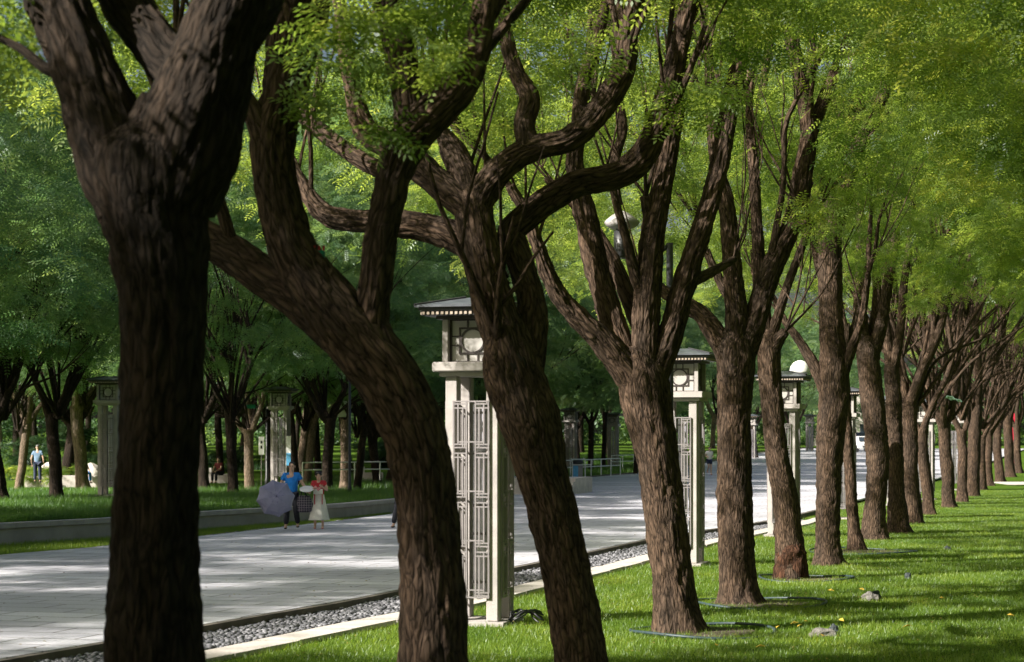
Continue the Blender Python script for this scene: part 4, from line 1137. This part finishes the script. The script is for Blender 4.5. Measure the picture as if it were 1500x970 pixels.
# green clamp light on the crooked tree's limb
Yt = F/210; q = P(468, 382, F/(Yt+.1))
t = empty('tree_spotlight', (q.x+.01, q.y-.12, q.z), 0, 'small green spotlight clamped to the crooked tree\'s limb', 'spotlight')
MB().box(-.045, .04, -.04, .04, 0, .06, .008).build('case', M['teal'], t)
cl = MB()
for k in range(3): cl.tube([(-.03+.03*k, 0, .06), (-.032+.032*k, 0, .095)], .008, 8)
cl.build('studs', M['red'], t)
MB().tube([(0, 0, 0), (.02, .08, -.06)], .012, 8).build('bracket', M['black'], t)
# green lamp box on a bank trunk
q = P(370, 596, 35); t = empty('tree_lamp', (q.x, q.y-.45, q.z), 0, 'small green lamp strapped to the pale-sided bank trunk', 'lamp')
MB().box(-.18, .18, -.08, .08, -.08, .09, .02).build('case', M['teal'], t); MB().box(-.22, .22, -.10, .1, .095, .13, .01).build('hood', M['black'], t)
# green sheet in the fork
q = P(1393, 585, 41.6); m = MB(); n = 8
for i in range(n+1):
    for j in range(4): m.v.append(((i/n-.5)*.42, j*.05, .13*(1-i/n)*(1-j/4)+.02*math.sin(i*2+j)-.05*i/n))
for i in range(n):
    for j in range(3): m.f.append((i*4+j, i*4+j+1, i*4+5+j, i*4+4+j))
me = m.mesh('plastic_sheet'); o = link('plastic_sheet', me, simple('green_sheet', (.22, .36, .28), .5)); o.location = (q.x, q.y-.25, q.z)
sol = o.modifiers.new('s', 'SOLIDIFY'); sol.thickness = .01; o.scale = (1.6, 1.6, 1.6)
tag(o, 'pale green sheet caught in the fork of a far row tree', 'sheet')
# red banner
q = G(1487, 22.2); t = empty('banner', q, 0, 'tall red and white banner standing at the far end of the row', 'banner')
MB().box(-.30, .22, -.02, .02, .2, 3.9).build('cloth', M['redp'], t); MB().box(-.55, -.305, -.02, .02, 1.6, 4.2).build('white_cloth', M['white'], t)
MB().tube([(.25, 0, 0), (.25, 0, 4.2)], .03, 8).build('post', M['steel'], t)

# cars far away
def car(px, s, zoff, rz, mat, lab):
    t = empty('parked_car', G(px, s, zoff), rz, lab, 'car', 'cars parked beyond the promenade')
    m = MB(); prof = [(-2.2, .35), (-2.22, .75), (-1.6, .92), (-1.0, 1.42), (.7, 1.45), (1.4, .98), (2.15, .82), (2.22, .4)]
    for sx, k in ((-.85, 0), (.85, 1)):
        for (y_, z) in prof: m.v.append((sx*(.86 if z > 1.2 else 1), y_, z))
    n = len(prof)
    for i in range(n): m.f.append((i, (i+1) % n, n+(i+1) % n, n+i))
    m.f += [tuple(range(n-1, -1, -1)), tuple(range(n, 2*n))]
    m.build('body', mat, t)
    g = MB(); g.add([(-.66, -1.62, .97), (.66, -1.62, .97), (.6, -1.09, 1.39), (-.6, -1.09, 1.39)], [(0, 1, 2, 3)]); g.build('windscreen', M['glass'], t)
    g = MB(); 
    for sx in (-1, 1): g.add([(sx*.845, -1.3, .98), (sx*.845, 1.1, .98), (sx*.755, .6, 1.38), (sx*.755, -.9, 1.38)], [(0, 1, 2, 3)])
    g.build('side_window', M['glass'], t)
    for sx in (-.8, .8):
        for y_ in (-1.4, 1.4):
            w2 = MB(); w2.tube([(sx-.1, y_, .32), (sx+.1, y_, .32)], .32, 16); w2.build('wheel', M['black'], t)
        hl = MB(); hl.box(sx*.8-.14, sx*.8+.14, -2.235, -2.2, .6, .74); hl.build('headlight', M['white'], t)
    MB().box(-.5, .5, -2.24, -2.215, .42, .55).build('grille', M['black'], t)
car(1262, 15.6, .35, .1, M['white'], 'white car at the far end of the promenade')
car(1258, 14.0, .6, .3, M['navy'], 'dark car parked beyond the white one')

# pale building beyond the end of the promenade
q = G(1262, 11.2, 0); t = empty('far_building', (q.x, q.y, q.z), 0, 'pale building glimpsed beyond the end of the promenade', 'building')
MB().box(-6, 7, 0, 6, 0, 7).build('wall', M['edging'], t); MB().box(-6.3, 7.3, -.3, 6.3, 7.01, 7.4).build('roof', M['wall'], t)
for i in range(5):
    for z in (1.2, 4.3): MB().box(-5+i*2.4, -3.8+i*2.4, -.04, -.005, z, z+1.6).build('window', M['glass'], t)
MB().box(-.2, .9, -.05, -.006, 0, 2.1).build('door', M['bronze'], t) if False else None

# ---------------------------------------------------------------- people
def skin(name, verts, edges, rad, mat, parent, sub=2, root=0):
    me = bpy.data.meshes.new(name); me.from_pydata([tuple(v) for v in verts], edges, [])
    o = bpy.data.objects.new(name, me); C.objects.link(o)
    md = o.modifiers.new('k', 'SKIN'); md.use_smooth_shade = True
    for i, r_ in enumerate(rad):
        sv = me.skin_vertices[0].data[i]; sv.radius = r_ if isinstance(r_, tuple) else (r_, r_)
        sv.use_root = (i == root)
    sb = o.modifiers.new('s', 'SUBSURF'); sb.levels = sub; sb.render_levels = sub
    dg = bpy.context.evaluated_depsgraph_get(); ev = o.evaluated_get(dg)
    m2 = bpy.data.meshes.new_from_object(ev); bpy.data.objects.remove(o)
    m2.materials.clear(); m2.name = name
    return link(name, m2, mat, parent, True)

def person(loc, rz, label, J, sc=1.0, top='blue', low='trousers', hair='hair', hairlen=0, skirt=False, sleeve=.6, shoes='trousers', shorts=False):
    """J: joints, front = -Y; k in pelvis waist chest neck head, sl/sr shoulder, el/er, wl/wr, hl/hr hip, kl/kr, al/ar"""
    t = empty('person', loc, rz, label, 'person'); t.scale = (sc,)*3
    V = []; E = []; Rd = []; idx = {}
    def add(n, r_, par=None, co=None):
        idx[n] = len(V); V.append(Vector(co if co is not None else J[n])); Rd.append(r_)
        if par: E.append((idx[par], idx[n]))
    add('pelvis', (.145, .11)); add('waist', (.13, .095), 'pelvis'); add('chest', (.145, .105), 'waist'); add('neck', .052, 'chest')
    hd = Vector(J['head'])
    add('jaw', (.062, .068), 'neck', hd+Vector((0, -.012, -.055))); add('skull', (.078, .092), 'jaw', hd+Vector((0, .005, .03))); add('top', (.055, .065), 'skull', hd+Vector((0, .012, .095)))
    for s_ in 'lr':
        add('s'+s_, .058, 'chest'); add('e'+s_, .040, 's'+s_); add('w'+s_, .027, 'e'+s_)
        w_ = Vector(J['w'+s_]); d = (w_-Vector(J['e'+s_])).normalized()
        add('p'+s_, (.034, .020), 'w'+s_, w_+d*.06)
        add('h'+s_, .085, 'pelvis'); add('k'+s_, .056, 'h'+s_); add('a'+s_, .038, 'k'+s_)
        a_ = Vector(J['a'+s_]); add('f'+s_, .036, 'a'+s_, a_+Vector((0, -.06, -.035))); add('t'+s_, .028, 'f'+s_, a_+Vector((0, -.14, -.05)))
    skin('body', V, E, Rd, M['skin'], t)
    body = t.children[0]
    # fingers
    for s_ in 'lr':
        w_ = Vector(J['w'+s_]); d = (w_-Vector(J['e'+s_])).normalized(); side = d.cross(Vector((0, 1, 0))).normalized(); pn = side.cross(d)
        fm = MB()
        for k in range(4):
            o_ = w_+d*.085+side*(k-1.5)*.017; L = (.062, .072, .068, .052)[k]
            fm.tube([o_, o_+d*L*.5, o_+d*L*.85+pn*.02, o_+d*L+pn*.035], [.0085, .008, .0075, .006], 8)
        o_ = w_+d*.04+side*-.03; fm.tube([o_, o_+(d-side*.8)*.03, o_+(d*1.6-side*.8)*.035], [.010, .0095, .007], 8)
        fm.build('fingers', M['skin'], body, True)
    # face
    fc = MB()
    fc.lathe([(.004, -.02), (.013, -.012), (.010, .012), (.004, .03)], 8, (hd.x, hd.y-.098, hd.z+.0))
    fc.build('nose', M['skin'], body, True)
    for sg_ in (-1, 1):
        MB().lathe([(.003, -.009), (.013, 0), (.003, .009)], 10, (hd.x+sg_*.032, hd.y-.084, hd.z+.025)).build('eye', M['hair'], body, True)
        MB().lathe([(.004, -.03), (.018, -.01), (.020, .015), (.005, .03)], 8, (hd.x+sg_*.082, hd.y+.005, hd.z+.01), .5, 1).build('ear', M['skin'], body, True)
    MB().lathe([(.004, -.006), (.022, 0), (.004, .006)], 10, (hd.x, hd.y-.078, hd.z-.045), 1, .6).build('mouth', M['pink'], body, True)
    # hair
    hv = [hd+Vector((0, .035, .02)), hd+Vector((0, .02, .085)), hd+Vector((0, -.025, .105))]; hr = [(.088, .085), (.085, .085), (.066, .055)]; he = [(0, 1), (1, 2)]
    if hairlen: hv.append(hd+Vector((0, .07, -hairlen))); hr.append((.07, .04)); he.append((0, 3))
    skin('hair', hv, he, hr, M[hair], t, 2)
    # top
    def mid(a, b, f): return Vector(J[a])*(1-f)+Vector(J[b])*f
    V = [Vector(J['pelvis'])+Vector((0, 0, -.10)), J['waist'], J['chest'], mid('chest', 'neck', .68)]
    Rr = [(.175, .135), (.160, .120), (.172, .130), (.105, .085)]; E = [(0, 1), (1, 2), (2, 3)]
    for s_ in 'lr':
        i = len(V); V += [Vector(J['s'+s_]), mid('s'+s_, 'e'+s_, sleeve), ]; Rr += [.078, .068]; E += [(2, i), (i, i+1)]
    skin('shirt', V, E, Rr, M[top], t, 2)
    if low and not skirt:
        V = [Vector(J['pelvis'])+Vector((0, 0, .03))]; Rr = [(.155, .125)]; E = []
        for s_ in 'lr':
            i = len(V); f = .75 if shorts else 1
            if shorts: V += [Vector(J['h'+s_]), mid('h'+s_, 'k'+s_, .7)]; Rr += [.105, .085]; E += [(0, i), (i, i+1)]
            else: V += [Vector(J['h'+s_]), Vector(J['k'+s_]), Vector(J['a'+s_])+Vector((0, 0, .02))]; Rr += [.108, .082, .070]; E += [(0, i), (i, i+1), (i+1, i+2)]
        skin('trousers', V, E, Rr, M[low], t, 2)
    for s_ in 'lr':
        a_ = Vector(J['a'+s_]); skin('shoe', [a_+Vector((0, .035, -.05)), a_+Vector((0, -.06, -.052)), a_+Vector((0, -.15, -.058))], [(0, 1), (1, 2)], [(.042, .034), (.042, .03), (.038, .022)], M[shoes], t, 1)
    return t

base = dict(pelvis=(0,0,.92), waist=(0,0,1.06), chest=(0,0,1.26), neck=(0,0,1.42), head=(0,-.02,1.54), sl=(-.17,0,1.35), sr=(.17,0,1.35),
            el=(-.25,.0,1.08), er=(.25,.0,1.08), wl=(-.27,-.08,.84), wr=(.27,-.08,.84), hl=(-.09,0,.86), hr=(.09,0,.86), kl=(-.10,-.04,.48), kr=(.11,-.06,.48), al=(-.11,.03,.085), ar=(.12,-.06,.085))
Sp = 58.5
def gp3(px, s=Sp, dz=.135): return G(px, s, dz)
wj = dict(base); wj.update(el=(-.27,-.02,1.10), wl=(-.30,-.22,.98), er=(.29,-.02,1.12), wr=(.40,-.14,1.00), kl=(-.10,-.10,.49), al=(-.13,-.10,.085), kr=(.12,-.10,.49), ar=(.15,.10,.11), head=(.01,-.03,1.55))
person(gp3(427, Sp), 0, 'woman in a bright blue shirt and black trousers carrying an umbrella', wj, sc=1.0, top='blue', low='trousers')
gj = dict(base); gj.update(el=(-.24,-.05,1.12), wl=(-.16,-.24,1.16), er=(.25,-.05,1.12), wr=(.14,-.26,1.22), head=(0,-.05,1.53))
gl = person(gp3(467, Sp), 0, 'girl in a long ivory dress and red top beside the woman', gj, sc=.86, top='red', low=None, skirt=True, hairlen=.10, sleeve=.5, shoes='pink')
dm = MB(); dm.lathe([(.15, 1.12), (.145, 1.04), (.17, .9), (.23, .6), (.29, .30), (.31, .26)], 40, (0, 0, 0), 1, .85, fn=lambda a, i, z: 1+.05*math.sin(a*9)*(i/5)+.04*math.sin(a*5+1)*(i/5)); dm.build('dress', M['dress'], gl, True)
MB().box(-.12, -.095, -.165, -.15, .72, 1.32).build('ribbon', M['red'], gl); MB().box(.10, .125, -.165, -.15, .72, 1.32).build('ribbon', M['red'], gl)
MB().tube([(-.1, -.16, 1.25), (0, -.19, 1.14), (.1, -.16, 1.25)], .035, 8).build('collar', M['pink'], gl, True)
MB().box(-.14, .13, -.19, -.172, 1.02, 1.17, .005).build('bodice', M['dress'], gl)
# umbrella held low, open towards the camera
q = gp3(404, 60.5); m = MB(); nseg = 8
t = empty('umbrella', (q.x, q.y-.05, q.z+.80), 0, 'open lavender umbrella hanging low in the woman\'s hand', 'umbrella')
cv = []; rings = 6
for i in range(rings+1):
    f = i/rings
    for k in range(nseg*4):
        a = 2*math.pi*k/(nseg*4)+.2; sag = math.cos(math.pi/nseg)/math.cos(((a-.2) % (2*math.pi/nseg))-math.pi/nseg)*(1-.05*abs(math.sin((a-.2)*nseg/2))*f)/math.cos(math.pi/nseg)
        r_ = .44*math.sin(f*1.45)*sag; cv.append((math.cos(a)*r_, math.sin(a)*r_, .22*math.cos(f*1.45)))
m.v = cv; nn = nseg*4
for i in range(rings):
    for k in range(nn): m.f.append((i*nn+k, i*nn+(k+1) % nn, (i+1)*nn+(k+1) % nn, (i+1)*nn+k))
rot = Matrix.Rotation(R(72), 4, 'X') @ Matrix.Rotation(R(12), 4, 'Y')
m.v = [tuple(rot @ Vector(v)) for v in m.v]; c = m.build('canopy', M['lav'], t)
so = c.modifiers.new('s', 'SOLIDIFY'); so.thickness = .004
st = MB(); st.tube([rot @ Vector((0, 0, .26)), rot @ Vector((0, 0, -.45))], .009, 8); st.build('shaft', M['black'], t)
rb = MB()
for k in range(nseg):
    a = 2*math.pi*k/nseg+.2
    rb.tube([rot @ Vector((math.cos(a)*.438*math.sin(f*1.45), math.sin(a)*.438*math.sin(f*1.45), .22*math.cos(f*1.45)+.004)) for f in (0, .25, .5, .75, 1)], .004, 5)
rb.build('rib', M['lavdark'], t)
pr = MB()
for (ux, uz) in ((.12,-.26),(.17,-.24),(.2,-.20),(.02,.38),(-.02,.385),(.3,.02),(.32,-.03)):
    pr.box(ux-.03, ux+.03, -.27+abs(ux)*.35+abs(uz)*.35-.02, -.262+abs(ux)*.35+abs(uz)*.35, uz-.018, uz+.018)
# shopping bag
q = gp3(446.5, Sp); t = empty('shopping_bag', (q.x, q.y-.10, q.z+.42), 0, 'dark checked shopping bag between the woman and the girl', 'bag')
MB().lathe([(.12, 0), (.19, .04), (.21, .2), (.17, .36), (.13, .42)], 24, (0, 0, 0), 1, .45, fn=lambda a, i, z: 1+.05*math.sin(a*6+i)).build('sack', M['check'], t, True)
hn = MB()
for yy in (-.05, .05): hn.tube([(-.09, yy, .40), (-.07, yy*.6, .55), (-.06, yy*.3, .62), (-.02, yy*.4, .55), (.06, yy, .40)], .012, 6)
hn.build('handle', M['trousers'], t, True)
# fan in the girl's hand
q = gp3(451, Sp); t = empty('hand_fan', (q.x, q.y-.28, q.z+1.01), 0, 'round white hand fan held by the girl', 'fan')
fm = MB(); fm.lathe([(.005, -.004), (.16, -.003), (.165, 0), (.16, .003), (.005, .004)], 28); fo = fm.build('disc', M['white'], t, True); fo.rotation_euler = (R(28), 0, 0); fo.scale = (1.1, 1, 1)
MB().tube([(.14, 0, 0), (.30, .02, .04)], .009, 8).build('handle', M['wood_cut'], t)
# man seen from behind
mj = dict(base); mj.update(kl=(-.10,.0,.48), al=(-.12,.03,.085), el=(-.26,.05,1.08), wl=(-.27,.0,.85), er=(.26,.04,1.08), wr=(.26,-.06,.86))
q = G(55, 32.4, .42); person(q, R(185), 'grey-haired man in a blue-grey shirt walking away on the bank', mj, sc=1.02, top='denim', low='navy', hair='greyhair')
# jogger
jj = dict(base); jj.update(kl=(-.08,-.12,.50), al=(-.09,.10,.20), kr=(.09,-.05,.47), ar=(.10,-.04,.085), el=(-.24,.10,1.10), wl=(-.20,-.12,1.08), er=(.24,.08,1.10), wr=(.20,-.14,1.08))
person(G(1039, 24.6, .135), .3, 'jogger in a white shirt and navy shorts far along the promenade', jj, sc=1.0, top='dress', low='navy', shorts=True, shoes='pink')
# seated figures
sj = dict(base); sj.update(pelvis=(0,0,.52), waist=(0,-.03,.66), chest=(0,-.07,.86), neck=(0,-.09,1.0), head=(0,-.12,1.12), sl=(-.17,-.07,.95), sr=(.17,-.07,.95), el=(-.22,-.2,.72), er=(.22,-.2,.72), wl=(-.12,-.38,.62), wr=(.12,-.38,.62),
    hl=(-.09,-.03,.5), hr=(.09,-.03,.5), kl=(-.11,-.44,.52), kr=(.11,-.44,.52), al=(-.11,-.46,.085), ar=(.11,-.46,.085))
person(G(322, 30.2, .22), -.5, 'seated person in dark red between the bank trees', sj, sc=1.0, top='darkred', low='trousers')
person(G(121, 31.2, .30), .9, 'person in dark blue sitting on the pale stone bench', sj, sc=.95, top='navy', low='blue')
# walker hidden behind the crooked tree, shoe showing
person(G(589, 57.5, .135), -.3, 'walker hidden behind the crooked tree, only a dark shoe showing', wj | dict(al=(-.19,-.14,.085), kl=(-.12,-.12,.49), el=(-.18,.06,1.08), wl=(-.12,.05,.85), er=(.2,.05,1.08), wr=(.18,-.06,.85)), sc=.95, top='denim', low='trousers')

# ---------------------------------------------------------------- camera, light
cam = bpy.data.cameras.new('camera'); co = bpy.data.objects.new('camera', cam); C.objects.link(co)
co.location = (0, 0, H); co.rotation_euler = (R(90), 0, 0)
cam.sensor_width = 36; cam.lens = F/1500*36; cam.shift_y = (HZ-485)/1500; cam.clip_end = 3000; cam.clip_start = .1
cam.dof.use_dof = True; cam.dof.focus_distance = 34; cam.dof.aperture_fstop = 3.6
bpy.context.scene.camera = co
S = Vector((-.80, -.42, .60)).normalized()
el = math.asin(S.z); az = math.atan2(S.x, S.y)
wd = bpy.data.worlds.new('World'); bpy.context.scene.world = wd; wd.use_nodes = True
nt = wd.node_tree; bg = nt.nodes['Background']; sky = nt.nodes.new('ShaderNodeTexSky'); sky.sky_type = 'NISHITA'; sky.sun_disc = False
sky.sun_elevation = el; sky.sun_rotation = az; sky.air_density = 1.0; sky.dust_density = 6.0
nt.links.new(sky.outputs[0], bg.inputs['Color']); bg.inputs['Strength'].default_value = .052
sl = bpy.data.lights.new('sun', 'SUN'); sl.energy = 5.0; sl.angle = R(.53); sl.color = (1, .94, .84)
so = bpy.data.objects.new('sun', sl); C.objects.link(so); so.rotation_euler = S.to_track_quat('Z', 'Y').to_euler(); so.location = (-30, -20, 40)
sc = bpy.context.scene
sc.view_settings.view_transform = 'Standard'; sc.view_settings.look = 'None'; sc.view_settings.exposure = 1.32; sc.view_settings.gamma = 1
sc.render.engine = 'CYCLES'; sc.cycles.max_bounces = 7; sc.cycles.diffuse_bounces = 4; sc.cycles.transmission_bounces = 4
sc.cycles.use_denoising = True; sc.cycles.sample_clamp_indirect = 6
